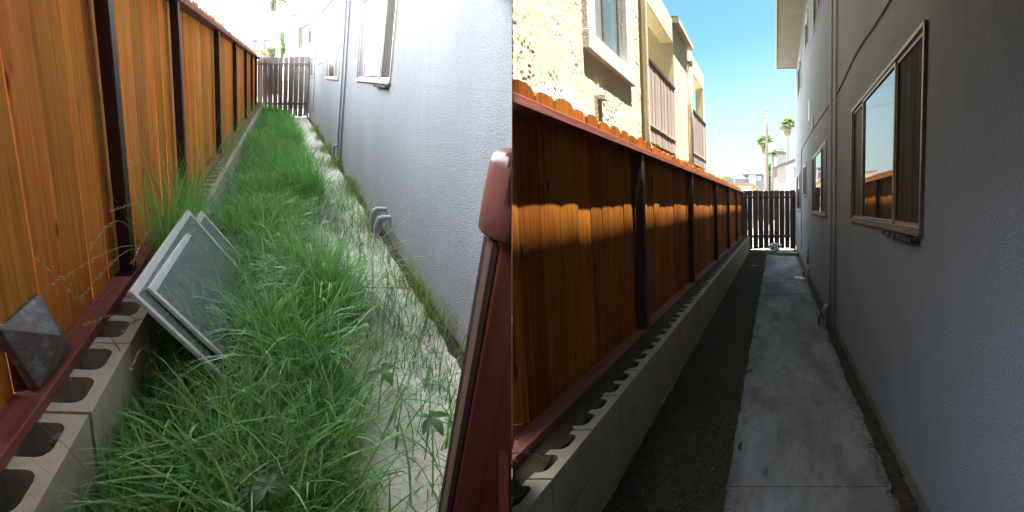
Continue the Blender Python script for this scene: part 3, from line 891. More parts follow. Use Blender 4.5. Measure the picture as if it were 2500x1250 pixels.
# ------------------------------------------------------------------ what stands beyond the gates
M['white_wall'] = stucco('white_house_wall', (0.78, 0.78, 0.78), 30, 0.2)
M['siding'] = plain('chimney_siding', (0.40, 0.38, 0.36), 0.8)
M['dark_roof'] = plain('grey_shingle', (0.16, 0.15, 0.15), 0.9, 0, 0.2, 8)
M['slate'] = plain('slate_blue_wall', (0.16, 0.18, 0.21), 0.8)
M['pole'] = plain('pole_timber', (0.17, 0.15, 0.135), 0.9, 0, 0.25, 6)
M['orange_roof'] = plain('orange_roof', (0.42, 0.20, 0.10), 0.85)
M['trunk'] = plain('palm_trunk', (0.19, 0.15, 0.12), 0.9, 0, 0.3, 8)
M['steel'] = plain('grey_transformer', (0.55, 0.56, 0.57), 0.5)
M['wire'] = plain('wire', (0.10, 0.11, 0.12), 0.6)

def leafmat(name, a, b, trans=0.35, rough=0.5):
    m, nt, bs = new_mat(name)
    at = nd(nt, 'ShaderNodeAttribute', attribute_name='tint')
    r = ramp(nt, [(0.0, a), (1.0, b)])
    nt.links.new(at.outputs['Fac'], r.inputs['Fac'])
    nt.links.new(r.outputs['Color'], bs.inputs['Base Color'])
    bs.inputs['Roughness'].default_value = rough
    bs.inputs['Specular IOR Level'].default_value = 0.3
    tr = nd(nt, 'ShaderNodeBsdfTranslucent')
    tm = mixc(nt, 0.5, r.outputs['Color'], (0.16, 0.40, 0.05))
    nt.links.new(tm, tr.inputs['Color'])
    mx = nd(nt, 'ShaderNodeMixShader'); mx.inputs[0].default_value = trans
    nt.links.new(bs.outputs[0], mx.inputs[1]); nt.links.new(tr.outputs[0], mx.inputs[2])
    nt.links.new(mx.outputs[0], nt.nodes['Material Output'].inputs['Surface'])
    return m
M['leaf'] = leafmat('green_leaves', (0.030, 0.085, 0.012), (0.10, 0.22, 0.035))
M['leaf_yellow'] = leafmat('olive_leaves', (0.09, 0.11, 0.02), (0.24, 0.26, 0.07))
M['palm_leaf'] = leafmat('palm_fronds', (0.045, 0.075, 0.018), (0.16, 0.17, 0.05))
M['palm_dry'] = leafmat('dry_palm_fronds', (0.24, 0.18, 0.10), (0.42, 0.33, 0.20))

M['pale_pole'] = plain('glare_pole_timber', (0.45, 0.42, 0.39), 0.9)  # lighter copies for the left background, glare put into their colours
M['pale_palm'] = leafmat('glare_fronds', (0.42, 0.44, 0.36), (0.62, 0.62, 0.52))
M['pale_leaf'] = leafmat('glare_leaves', (0.16, 0.27, 0.12), (0.36, 0.48, 0.28))
M['pale_slate'] = plain('glare_blue_wall', (0.30, 0.34, 0.40), 0.8)
M['pale_siding'] = plain('glare_siding', (0.36, 0.36, 0.41), 0.8)

def raw_mesh(name, v, f_quads, mat, parent=None, tint=None, tris=None, smooth=False):
    """fast mesh from numpy arrays (world metres)"""
    po = root_origin(parent)
    me = bpy.data.meshes.new(name)
    v = np.asarray(v) - po
    nq = len(f_quads) if f_quads is not None else 0; ntq = len(tris) if tris is not None else 0
    me.vertices.add(len(v)); me.vertices.foreach_set('co', v.astype(np.float32).ravel())
    loops = np.concatenate(([np.asarray(f_quads).ravel()] if nq else []) + ([np.asarray(tris).ravel()] if ntq else []))
    me.loops.add(len(loops)); me.loops.foreach_set('vertex_index', loops.astype(np.int32))
    starts = np.concatenate([np.arange(nq) * 4, nq * 4 + np.arange(ntq) * 3]).astype(np.int32)
    me.polygons.add(nq + ntq); me.polygons.foreach_set('loop_start', starts)
    me.update(calc_edges=True)
    if tint is not None:
        a = me.attributes.new('tint', 'FLOAT', 'POINT'); a.data.foreach_set('value', np.asarray(tint, np.float32))
    if smooth: me.polygons.foreach_set('use_smooth', [True] * (nq + ntq))
    me.materials.append(mat)
    o = bpy.data.objects.new(name, me); C.objects.link(o)
    if parent: o.parent = parent
    ORIGIN[o.name] = po
    return o

def crown(name, centre, rad, n, leaf, mat, parent, seed=1, lumps=9):
    r = np.random.default_rng(seed)
    rad = np.asarray(rad, float)
    lc = r.normal(0, 0.42, (lumps, 3)) ; lr = r.uniform(0.35, 0.6, lumps)
    k = r.integers(0, lumps, n)
    d = r.normal(0, 1, (n, 3)); d /= np.linalg.norm(d, axis=1)[:, None]
    p = lc[k] + d * (lr[k] * r.uniform(0.45, 1.05, n))[:, None]
    p = centre + p * rad
    a = r.normal(0, 1, (n, 3)); a /= np.linalg.norm(a, axis=1)[:, None]
    b = np.cross(a, r.normal(0, 1, (n, 3))); b /= np.linalg.norm(b, axis=1)[:, None]
    s = leaf * r.uniform(0.6, 1.3, n)[:, None]
    v = np.stack([p - a * s, p + b * s * 0.55, p + a * s, p - b * s * 0.55], 1).reshape(-1, 3)
    q = np.arange(4 * n).reshape(-1, 4)
    return raw_mesh(name, v, q, mat, parent, np.repeat(r.random(n), 4))

def tree(S, pos, top, rad, mat, label, seed, group=None):
    base = W(S, (pos[0], pos[1], -1.75)); c = W(S, (pos[0], pos[1], top))
    t = empty('leafy_tree', base); ORIGIN[t.name] = base; tag(t, label, 'tree', group)
    mid = base * 0.35 + c * 0.65
    pts = smooth_path([base, base * 0.6 + c * 0.4 + np.array([0.05, 0, 0]), mid, c], 16)
    mb = MB().tube(pts, np.linspace(0.16, 0.04, len(pts)), 7)
    for k in range(4):
        a = k * 1.6 + seed
        e = c + np.array([math.cos(a) * rad[0] * 0.6, math.sin(a) * rad[1] * 0.6, rad[2] * 0.2])
        mb.tube(smooth_path([mid, (mid + e) / 2 + np.array([0, 0, 0.1]), e], 8), np.linspace(0.06, 0.015, 9)[:len(smooth_path([mid, (mid + e) / 2, e], 8))], 5)
    build('trunk', mb, M['trunk'], t, smooth=True)
    crown('crown', c, rad, 2600, 0.07 * max(rad), M[mat], t, seed)
    return t

def palm(S, pos, height, rad, label, seed, feather=False, skirt=True):
    r = np.random.default_rng(seed)
    base = W(S, (pos[0], pos[1], -1.75)); ax, al, up = axes(S)
    top = W(S, (pos[0], pos[1], height))
    t = empty('palm_tree', base); ORIGIN[t.name] = base; tag(t, label, 'palm tree')
    n = 12; pts = [base + (top - base) * k / (n - 1) + ax * 0.15 * math.sin(k * 0.5 + seed) * (1 - k / (n - 1)) for k in range(n)]
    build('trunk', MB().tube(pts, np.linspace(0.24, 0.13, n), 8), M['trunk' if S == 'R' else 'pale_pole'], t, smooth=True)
    V, T, tint, V2, T2, tint2 = [], [], [], [], [], []
    nf = 60
    for k in range(nf):
        a = r.uniform(0, 2 * math.pi); e = r.uniform(-0.5, 1.25)
        d = (math.cos(a) * ax + math.sin(a) * al) * math.cos(e) + up * math.sin(e)
        s = np.cross(d, up); s /= np.linalg.norm(s); nn = np.cross(s, d)
        pl = rad * r.uniform(0.35, 0.5)
        hub = top + d * pl
        tn = r.random()
        dry = e < -0.25
        VV, TT, tt = (V2, T2, tint2) if dry else (V, T, tint)
        if feather:
            prev = top
            for q in range(14):
                f = (q + 1) / 14; pp_ = top + d * rad * f - up * rad * 0.55 * f * f
                for sg in (-1, 1):
                    i0 = len(VV); w = rad * 0.25 * math.sin(math.pi * min(0.95, f + 0.05))
                    VV += [pp_, pp_ + s * sg * w - up * w * 0.6, pp_ + d * rad * 0.05]; TT.append((i0, i0 + 1, i0 + 2)); tt += [tn] * 3
        else:
            for q in range(11):
                b = (q - 5) / 5 * 1.35
                dd = d * math.cos(b) + s * math.sin(b) - up * 0.18
                tip = hub + dd * rad * 0.55 * (1 - 0.12 * abs(b)) - up * rad * 0.10 * r.random()
                w = s * math.cos(b) - d * math.sin(b)
                i0 = len(VV); VV += [hub, hub + dd * rad * 0.28 + w * 0.045 * rad, tip, hub + dd * rad * 0.28 - w * 0.045 * rad]
                TT += [(i0, i0 + 1, i0 + 2), (i0, i0 + 2, i0 + 3)]; tt += [tn] * 4
    if skirt:
        for k in range(50):
            a = r.uniform(0, 2 * math.pi); o = math.cos(a) * ax + math.sin(a) * al
            L = rad * r.uniform(0.7, 1.25); s = np.cross(o, up)
            p0 = top + o * 0.15 - up * 0.1 * rad; p1 = p0 + o * rad * 0.28 - up * L * 0.5; p2 = p0 + o * rad * 0.18 - up * L
            i0 = len(V2); V2 += [p0, p1 + s * 0.1 * rad, p2, p1 - s * 0.1 * rad]; T2 += [(i0, i0+1, i0+2), (i0, i0+2, i0+3)]; tint2 += [r.random()] * 4
    raw_mesh('fronds', np.array(V), None, M['palm_leaf' if S == 'R' else 'pale_palm'], t, tint, np.array(T))
    if V2: raw_mesh('dry_skirt', np.array(V2), None, M['palm_dry' if S == 'R' else 'pale_palm'], t, tint2, np.array(T2))
    return t

def far_house(S, y, label, pale):
    t = thing('white_house', S, (2, y, -1.74), label, 'house')
    build('wall', MB().prism([(0.19, -1.79), (7.0, -1.79), (7.0, 1.9), (3.6, 3.36), (0.19, 2.04)], 1, y, y + 8, 2), M['white_wall'], t, S)
    ro = build('roof', MB().prism([(-0.10, 1.93), (3.6, 3.40), (7.3, 1.80), (7.3, 1.95), (3.6, 3.56), (-0.10, 2.07)], 1, y - 0.35, y + 8.3, 0), M['dark_roof' if S == 'R' else 'pale_siding'], t, S)
    build('corner_board', MB().box(0.10, 0.19, y - 0.03, y + 0.1, -1.79, 1.95), M['siding' if S == 'R' else 'pale_siding'], t, S)
    ch = MB(); z = 1.2
    while z < 2.78:
        ch.box(0.11, 0.57, y - 0.32 - 0.0, y + 0.2, z, min(z + 0.10, 2.78)); ch.box(0.12, 0.56, y - 0.31, y + 0.19, z + 0.1, z + 0.112); z += 0.112
    co = build('chimney', ch, M['siding' if S == 'R' else 'pale_siding'], ro, S)
    build('chimney_cap', MB().box(0.07, 0.61, y - 0.36, y + 0.24, 2.79, 2.90).box(0.2, 0.48, y - 0.2, y + 0.1, 2.90, 2.95).box(0.24, 0.27, y - 0.15, y + 0.05, 2.95, 3.07).box(0.41, 0.44, y - 0.15, y + 0.05, 2.95, 3.07).box(0.24, 0.44, y - 0.15, y + 0.05, 3.07, 3.09), M['dark_roof' if S == 'R' else 'pale_siding'], ro, S)
    wo = build('window', MB().box(1.06, 1.5, y - 0.03, y + 0.03, 1.5, 2.1), M['siding' if S == 'R' else 'pale_siding'], t, S)
    build('pane', MB().box(1.1, 1.46, y - 0.036, y - 0.031, 1.54, 2.06), M['pane'], wo, S)
    return t
far_house('R', 28, 'white gabled house with grey chimney beyond the dark gate', False)
far_house('L', 26, 'white gabled house with grey chimney beyond the left gate', True)

def utility_pole(S, x, y, top, label, wires=False):
    pm = M['pole' if S == 'R' else 'pale_pole']
    t = thing('utility_pole', S, (x, y, -1.75), label, 'pole')
    ax, al, up = axes(S)
    b, e = W(S, (x, y, -1.75)), W(S, (x, y, top))
    build('shaft', MB().tube([b + (e - b) * k / 6 for k in range(7)], np.linspace(0.145, 0.085, 7), 9), pm, t, smooth=True)
    p = W(S, (x, y, top - 1.0))
    build('brace', MB().tube([p + al * 0.0, p + up * 0.25 - ax * 0.35], 0.035, 6), pm, t)
    build('crossarm', MB().tube([W(S, (x, y - 0.9, top - 0.35)) , W(S, (x, y + 0.9, top - 0.35))], 0.06, 6), pm, t)
    q = W(S, (x + 0.33, y, top - 3.9))
    build('transformer', MB().tube([q, q + up * 0.1, q + up * 0.75, q + up * 0.8], [0.17, 0.2, 0.2, 0.14], 10), M['steel'], t, smooth=True)
    if wires:
        for (h, dy, sag) in ((-0.28, -0.8, 0.22), (-0.28, 0.8, 0.25), (-0.75, -0.8, 0.18), (-0.75, 0.7, 0.24), (-1.85, 0.1, 0.15), (-1.98, -0.1, 0.17)):
            pts = []
            for k in range(31):
                u = -24 + 48 * k / 30
                pts.append(W(S, (x + u, y + dy, top + h - sag * math.sin(math.pi * abs(u) / 24) )))
            build('wire', MB().tube(pts, 0.014, 4), M['wire'], t)
    return t
utility_pole('R', -0.73, 45, 8.6, 'tall utility pole carrying wires above the dark gate', True)
utility_pole('L', -0.70, 45, 8.6, 'pale utility pole in white glare above the left gate')
# second thin pole behind
t = thing('thin_pole', 'R', (-4.06, 50, -1.75), 'thin distant pole between the olive tree and the slate building', 'pole')
build('shaft', MB().tube([W('R', (-4.06, 50, -1.75)), W('R', (-4.06, 50, 1)), W('R', (-4.06, 50, 3.65))], 0.06, 7), M['pole'], t, smooth=True)
build('crossarm', MB().tube([W('R', (-4.3, 50, 3.3)), W('R', (-3.8, 50, 3.3))], 0.04, 5), M['pole'], t)

palm('R', (1.94, 80), 12.5, 1.35, 'single tall fan palm with round crown right of the pole', 3)
palm('R', (-1.40, 70), 8.7, 1.25, 'shaggy fan palm crown half hidden behind the utility pole', 5)
palm('R', (-0.30, 60), 6.1, 1.0, 'slender feathery palm between the pole and the chimney', 8, feather=True, skirt=False)
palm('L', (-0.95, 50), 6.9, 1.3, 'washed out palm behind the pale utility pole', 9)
tree('R', (-2.4, 90), 3.7, (1.15, 1.1, 1.05), 'leaf', 'round bright green tree left of the utility pole above the dark gate', 4)
tree('R', (-0.52, 62), 3.0, (0.42, 0.5, 2.0), 'leaf', 'narrow ivy green tree right of the utility pole', 6)
tree('R', (-9.8, 100), 5.2, (1.55, 1.4, 1.15), 'leaf_yellow', 'olive yellow tree just above the far end of the cedar fence', 7)
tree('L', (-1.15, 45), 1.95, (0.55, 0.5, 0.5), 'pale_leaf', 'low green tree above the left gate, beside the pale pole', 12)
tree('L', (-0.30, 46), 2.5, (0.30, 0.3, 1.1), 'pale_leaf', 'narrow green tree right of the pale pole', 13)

def far_block(S, label):
    t = thing('slate_building', S, (-3, 60, -1.74), label, 'building')
    build('wall', MB().box(-6.5, -3.17, 60.2, 66, -1.79, 3.2), M['slate' if S == 'R' else 'pale_slate'], t, S)
    build('tower', MB().box(-3.165, -2.3, 60.0, 66, -1.79, 3.62), M['siding' if S == 'R' else 'pale_siding'], t, S)
    build('wing', MB().box(-2.295, -1.55, 60.1, 66, -1.79, 3.6), M['slate' if S == 'R' else 'pale_slate'], t, S)
    build('roof', MB().box(-3.9, -1.45, 59.8, 66.2, 3.625, 3.73), M['dark_roof' if S == 'R' else 'pale_slate'], t, S)
    w = build('window', MB().box(-2.2, -1.68, 60.04, 60.095, 3.0, 3.45), M['white_alu'], t, S)
    build('pane', MB().box(-2.16, -1.96, 60.03, 60.038, 3.04, 3.41).box(-1.92, -1.72, 60.03, 60.038, 3.04, 3.41), M['blue_pane'], w, S)
    for z in (2.2, 2.6, 3.0):
        build('siding_line', MB().box(-6.5, -3.17, 60.17, 60.198, z, z + 0.05), M['dark_roof' if S == 'R' else 'pale_slate'], t, S)
    return t
far_block('R', 'slate blue flat roofed building beyond the end of the cedar fence')
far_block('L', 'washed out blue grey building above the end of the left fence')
def shed(S, label):
    t = thing('garage', S, (-2.5, 40, -1.74), label, 'garage')
    build('wall', MB().box(-5.0, -1.95, 40, 46, -1.79, 1.55), M['white_wall'], t, S)
    build('roof', MB().prism([(-5.2, 1.70), (-1.8, 1.74), (-1.25, 1.30), (-1.25, 1.22), (-1.85, 1.56), (-5.2, 1.56)], 1, 39.6, 46.3, 0), M['orange_roof'], t, S)
    build('door', MB().box(-3.4, -2.2, 39.96, 39.995, -1.7, 1.1), M['white_alu'], t, S)
    return t
shed('R', 'low white garage with orange roof behind the dark gate')
shed('L', 'low pale garage with orange roof behind the left gate')

# ------------------------------------------------------------------ things lying about
def hose():
    ax, al, up = axes('R')
    t = thing('garden_hose', 'R', (0.24, 17.3, -1.72), 'green garden hose coiled on the path in front of the dark gate', 'hose')
    r = np.random.default_rng(5)
    c = W('R', (0.26, 17.25, -1.700)); wx = np.array([1.0, 0, -0.05])
    wx /= np.linalg.norm(wx); wy = np.cross(up, wx)
    def loops(c0, R, n, z, sq):
        pts = []; N = int(n * 28)
        for k in range(N + 1):
            a = 2 * math.pi * k / 28
            rr = R * (1 + 0.10 * math.sin(a * 0.37 + R * 9) + 0.05 * math.sin(a * 1.7))
            pts.append(c0 + wx * rr * math.cos(a) + wy * rr * sq * math.sin(a) + up * (z + 0.012 * k / 28 + 0.01 * math.sin(a * 2.3)))
        return np.array(pts)
    m_, nt, bs = new_mat('green_hose')
    bs.inputs['Base Color'].default_value = (0.035, 0.10, 0.055, 1); bs.inputs['Roughness'].default_value = 0.4
    M['hose'] = m_
    M['hose_light'] = plain('pale_green_hose', (0.22, 0.30, 0.17), 0.45)
    build('coil', MB().tube(loops(c, 0.42, 4.6, 0.0, 0.95), 0.016, 7), M['hose'], t, smooth=True)
    build('coil', MB().tube(loops(c + wx * 0.10 - wy * 0.12, 0.30, 2.7, 0.05, 0.9), 0.016, 7), M['hose_light'], t, smooth=True)
    build('coil', MB().tube(loops(c - wx * 0.22 + wy * 0.05, 0.30, 2.4, 0.03, 0.8), 0.016, 7), M['hose'], t, smooth=True)
    tail = [c - wx * 0.45, c - wx * 0.6 + wy * 0.25 + up * 0.12, c - wx * 0.55 + wy * 0.6 + up * 0.30, c - wx * 0.2 + wy * 0.85 + up * 0.27, c + wx * 0.1 + wy * 0.7 + up * 0.05]
    build('tail', MB().tube(smooth_path(tail, 40), 0.014, 7), M['hose'], t, smooth=True)
hose()

def lump(name, centre, rad, mat, seed, crumple=0.35, parent=None, sub=3, freq=2.5):
    bm = bmesh.new(); bmesh.ops.create_icosphere(bm, subdivisions=sub, radius=1.0)
    from mathutils import noise as mn
    for v in bm.verts:
        d = v.co.normalized()
        k = 1 + crumple * mn.noise(d * freq + Vector((seed * 3.1, seed, 0))) + crumple * 0.6 * mn.noise(d * freq * 2.7 + Vector((0, seed * 2.0, 5)))
        v.co = Vector((d.x * rad[0], d.y * rad[1], d.z * rad[2])) * k
    me = bpy.data.meshes.new(name); bm.to_mesh(me); bm.free()
    me.materials.append(mat)
    o = bpy.data.objects.new(name, me); C.objects.link(o)
    po = root_origin(parent)
    o.location = np.asarray(centre) - po
    if parent: o.parent = parent
    ORIGIN[o.name] = np.asarray(centre)
    return o
M['bag'] = plain('thin_plastic', (0.40, 0.48, 0.58), 0.25, 0, 0.15, 30)
tag(lump('plastic_bag', W('R', (-0.02, 17.9, -1.50)), (0.17, 0.15, 0.14), M['bag'], 3, 0.75), 'crumpled pale blue plastic bag lying on the coiled hose', 'bag')
M['paper'] = plain('white_paper', (0.75, 0.76, 0.76), 0.7)
tag(lump('paper_scrap', W('R', (0.55, 11.6, -1.705)), (0.085, 0.10, 0.03), M['paper'], 7, 0.6), 'white crumpled scrap of paper on the concrete path', 'litter')
tag(lump('brown_leaf', W('R', (-0.62, 14.0, -1.715)), (0.12, 0.07, 0.02), plain('dry_leaf_brown', (0.30, 0.22, 0.13), 0.9), 9, 0.6), 'curled brown leaf on the bare dirt before the dark gate', 'leaf')

# bronze pyramid post cap, leaning on the rail against the left fence
PV = np.array([[-1.8151, 1.6163, 1.5646], [-1.7132, 1.3908, 1.4782], [-1.7199, 1.4819, 1.2326], [-1.8218, 1.7074, 1.3190], [-1.7216, 1.5677, 1.4042]])
cn = PV[:4].mean(0); nrm = PV[4] - cn; nl = np.linalg.norm(nrm); nrm = nrm / nl
PV[4] = cn + nrm * nl * 1.25
def copper():
    m, nt, bs = new_mat('patinated_copper')
    p = obj_coord(nt)
    a = noise(nt, p, 14, 6, 0.65); b = noise(nt, p, 60, 5, 0.65)
    c = mixc(nt, remap(nt, b, 0.3, 0.7), (0.085, 0.066, 0.070), (0.17, 0.135, 0.14))
    c = mixc(nt, remap(nt, a, 0.50, 0.68, 0, 0.8), c, (0.20, 0.34, 0.32))
    c = mixc(nt, remap(nt, b, 0.66, 0.72, 0, 0.6), c, (0.35, 0.42, 0.38))
    nt.links.new(c, bs.inputs['Base Color'])
    bs.inputs['Metallic'].default_value = 0.35; bs.inputs['Roughness'].default_value = 0.48
    bump(nt, bs, b, 0.15, 0.002)
    return m
M['copper'] = copper()
t = empty('pyramid_post_cap', PV[2]); ORIGIN[t.name] = PV[2]
tag(t, 'patinated copper pyramid post cap leaning on the red rail', 'post cap')
rim = [p - nrm * 0.022 for p in PV[:4]]
faces = MB(); faces.add(np.vstack([PV, rim]), [(0, 1, 4), (1, 2, 4), (2, 3, 4), (3, 0, 4), (0, 5, 6, 1), (1, 6, 7, 2), (2, 7, 8, 3), (3, 8, 5, 0), (5, 8, 7, 6)], uvs=[[(0, 0)] * 3] * 4 + [[(0, 0)] * 4] * 5)
build('cap', faces, M['copper'], t, bevel=0.0015)

# gate post in the foreground, on the lot line: weathered board, red board, rounded cap
AXL, ALL_, UPL = axes('L')
FP = thing('gate_post', 'L', (-0.20, -2.12, -1.74), 'red brown gate post with rounded cap close at the edge of the grassy alley', 'post')
M['post_board'] = wood('weathered_post_board', (0.085, 0.052, 0.036), (0.125, 0.082, 0.058), (0.17, 0.12, 0.085), knots=False, vary=0.0)
M['post_red'] = wood('red_post_board', (0.17, 0.052, 0.030), (0.25, 0.078, 0.046), (0.30, 0.10, 0.062), knots=False, vary=0.0, rough=0.5, grain=0.5)
m_, nt, bs = new_mat('red_cap_plastic')
bs.inputs['Base Color'].default_value = (0.16, 0.055, 0.045, 1); bs.inputs['Roughness'].default_value = 0.32
bump(nt, bs, noise(nt, obj_coord(nt), 40, 4), 0.05, 0.003)
M['post_cap'] = m_
build('board', MB().box(0.022, 0.0335, -2.0765, -2.050, -1.78, -0.375), M['post_board'], FP, 'L', cut=True)
build('board', MB().box(0.0375, 0.40, -2.078, -2.0, -1.78, -0.38), M['post_red'], FP, 'L', cut=True, bevel=0.004)
build('core', MB().box(0.0337, 0.0372, -2.066, -2.005, -1.78, -0.385), M['post'], FP, 'L', cut=True)
# unseen gate leaf added behind that post to block light across the lot line
leaf = [EYE + CAM_RIGHT * dx + CAM_FWD * d + CAM_UP * h for (d, h0, h1) in ((0.95, -1.2, 0.215), (1.90, -1.05, 0.46)) for dx in (-0.030, -0.008) for h in (h0, h1)]
glb = MB(); glb.add(leaf, [(0, 1, 3, 2), (4, 6, 7, 5), (0, 4, 5, 1), (2, 3, 7, 6), (0, 2, 6, 4), (1, 5, 7, 3)], uvs=[[(0, 0), (0, 1), (.4, 1), (.4, 0)]] * 6)
build('gate_leaf_blocker', glb, M['post_red'], FP)
cc = W('L', (0.112, -2.02, -0.30)); capmb = MB()
prof = [(0.0, 0.085), (0.06, 0.083), (0.084, 0.078), (0.094, 0.068), (0.098, 0.050), (0.100, -0.02), (0.100, -0.075), (0.096, -0.080), (0.0, -0.080)]
seg = 40; cv = []; cf = []; cu = []
for (r_, h_) in prof:
    for k in range(seg):
        a = 2 * math.pi * k / seg
        cv.append(cc + (AXL * math.cos(a) + ALL_ * math.sin(a)) * max(r_, 1e-4) + UPL * h_)
for i in range(len(prof) - 1):
    for k in range(seg):
        k2 = (k + 1) % seg; cf.append((i*seg+k, i*seg+k2, (i+1)*seg+k2, (i+1)*seg+k)); cu.append([(0, 0)] * 4)
capmb.add(cv, cf, cu)
build('cap', capmb, M['post_cap'], FP, smooth=True, planes=[CUT['L']])

# two old window sashes leaning on the block wall
m_, nt, bs = new_mat('dusty_green_glass')
p_ = obj_coord(nt)
cg = mixc(nt, remap(nt, noise(nt, p_, 22, 6, 0.7), 0.35, 0.7), (0.10, 0.16, 0.14), (0.26, 0.33, 0.31))
nt.links.new(cg, bs.inputs['Base Color']); bs.inputs['Roughness'].default_value = 0.16
bs.inputs['Alpha'].default_value = 0.72; bs.inputs['IOR'].default_value = 1.5
M['dusty'] = m_
def sash(T0, a, s, label, pane_mat='dusty', bw=0.036):
    T0, a, s = np.array(T0), np.array(a), np.array(s)
    A, Sv = W('L', T0 + a) - W('L', T0), W('L', T0 + s) - W('L', T0)
    la, ls = np.linalg.norm(A), np.linalg.norm(Sv); ea = A / la; es = Sv - ea * Sv.dot(ea); es /= np.linalg.norm(es); en = np.cross(ea, es)
    if en.dot(AXL) < 0: en = -en
    o = W('L', T0)
    t = empty('window_sash', o + es * ls); ORIGIN[t.name] = o + es * ls; tag(t, label, 'window sash')
    def bar(name, a0, a1, s0, s1, n0, n1, mat):
        v = [o + ea * x + es * y + en * z for x in (a0, a1) for y in (s0, s1) for z in (n0, n1)]
        mb = MB(); mb.add(v, [(0, 1, 3, 2), (4, 6, 7, 5), (0, 4, 5, 1), (2, 3, 7, 6), (0, 2, 6, 4), (1, 5, 7, 3)], uvs=[[(0, 0)] * 4] * 6)
        return build(name, mb, M[mat], t, bevel=0.0015 if name == 'frame_bar' else 0)
    th = 0.016
    bar('frame_bar', 0, la, 0, bw, 0, th, 'white_alu'); bar('frame_bar', 0, la, ls - bw, ls, 0, th, 'white_alu')
    bar('frame_bar', 0, bw * 0.8, bw, ls - bw, 0, th, 'white_alu'); bar('frame_bar', la - bw * 0.8, la, bw, ls - bw, 0, th, 'white_alu')
    bar('frame_lip', bw * 0.82, la - bw * 0.82, bw * 1.001, bw * 1.25, 0.002, th * 0.7, 'conduit_dark')
    bar('glass', bw * 0.8, la - bw * 0.8, bw, ls - bw, 0.008, 0.012, pane_mat)
    return t
sash((-1.03, -1.085, -0.955), (0.0, 1.42, -0.01), (0.50, -0.02, -0.74), 'long white framed old window sash leaning on the block wall, behind the other')
sash((-0.985, -0.955, -0.995), (0.0, 1.62, -0.07), (0.52, -0.04, -0.72), 'long white framed dusty window sash in front, half sunk in grass')

# stones and dead stalks in the open block cells
M['stone'] = plain('grey_stone', (0.20, 0.19, 0.18), 0.9, 0, 0.3, 25, 0.4)
M['stone_white'] = plain('white_stone', (0.55, 0.56, 0.58), 0.9, 0, 0.2, 25, 0.4)
for (x, y, z, r_, mk, lb) in ((-1.10, -1.66, -1.235, 0.032, 'stone', 'dark round stone in the debris filled block cell'),
                              (-1.09, -1.74, -1.235, 0.026, 'stone_white', 'small white stone in the debris filled block cell'),
                              (-1.105, -1.81, -1.24, 0.027, 'stone', 'grey flat stone beside the white stone in the block cell')):
    tag(lump('stone', W('L', (x, y, z)), (r_ * 1.15, r_, r_ * 0.8), M[mk], r_ * 100, 0.2, sub=3, freq=1.2), lb, 'stone')

# ------------------------------------------------------------------ grass and weeds
def blades(pos, height, width, lean, az, curl, S='L', seg=5, droop=1.0):
    """pos (n,3) alley coords of the roots; returns world verts, quads, tris"""
    n = len(pos); base = W(S, pos)
    ax, al, up = axes(S)
    d = np.cos(az)[:, None] * ax + np.sin(az)[:, None] * al
    side = -np.sin(az)[:, None] * ax + np.cos(az)[:, None] * al
    tw = rng.uniform(-0.9, 0.9, n)
    ts = np.linspace(0, 1, seg + 1)
    V = np.zeros((n, 2 * seg + 1, 3))
    ang = lean
    p = base.copy(); step = height / seg
    prev = p
    for i, t in enumerate(ts):
        w = width * (1 - t) ** 0.7 * (0.55 + 0.9 * min(t * 3, 1) * 0.5)
        s2 = side * np.cos(tw * t)[:, None] + d * np.sin(tw * t)[:, None]
        if i < seg:
            V[:, 2 * i] = p - s2 * w[:, None] / 2; V[:, 2 * i + 1] = p + s2 * w[:, None] / 2
        else:
            V[:, 2 * i] = p
        a = lean + curl * (t ** 1.3) * droop
        p = p + (up * np.cos(a)[:, None] + d * np.sin(a)[:, None]) * step[:, None]
    off = (np.arange(n) * (2 * seg + 1))[:, None]
    q = np.concatenate([np.stack([off[:, 0] + 2*i, off[:, 0] + 2*i + 1, off[:, 0] + 2*i + 3, off[:, 0] + 2*i + 2], 1) for i in range(seg - 1)])
    t3 = np.stack([off[:, 0] + 2*(seg-1), off[:, 0] + 2*(seg-1) + 1, off[:, 0] + 2*seg], 1)
    return V.reshape(-1, 3), q, t3, 2 * seg + 1

M['grass'] = leafmat('lush_grass', (0.042, 0.20, 0.048), (0.31, 0.64, 0.17), 0.38, 0.4)
M['grass_yellow'] = leafmat('yellowing_grass', (0.10, 0.17, 0.025), (0.36, 0.34, 0.10), 0.3, 0.6)
M['straw'] = leafmat('dead_straw', (0.07, 0.055, 0.03), (0.22, 0.18, 0.11), 0.1, 0.8)
M['seed_tops'] = leafmat('pale_seed_stems', (0.30, 0.36, 0.16), (0.62, 0.58, 0.42), 0.3, 0.7)
M['straw_dark'] = leafmat('old_dark_straw', (0.035, 0.028, 0.018), (0.11, 0.088, 0.055), 0.1, 0.9)

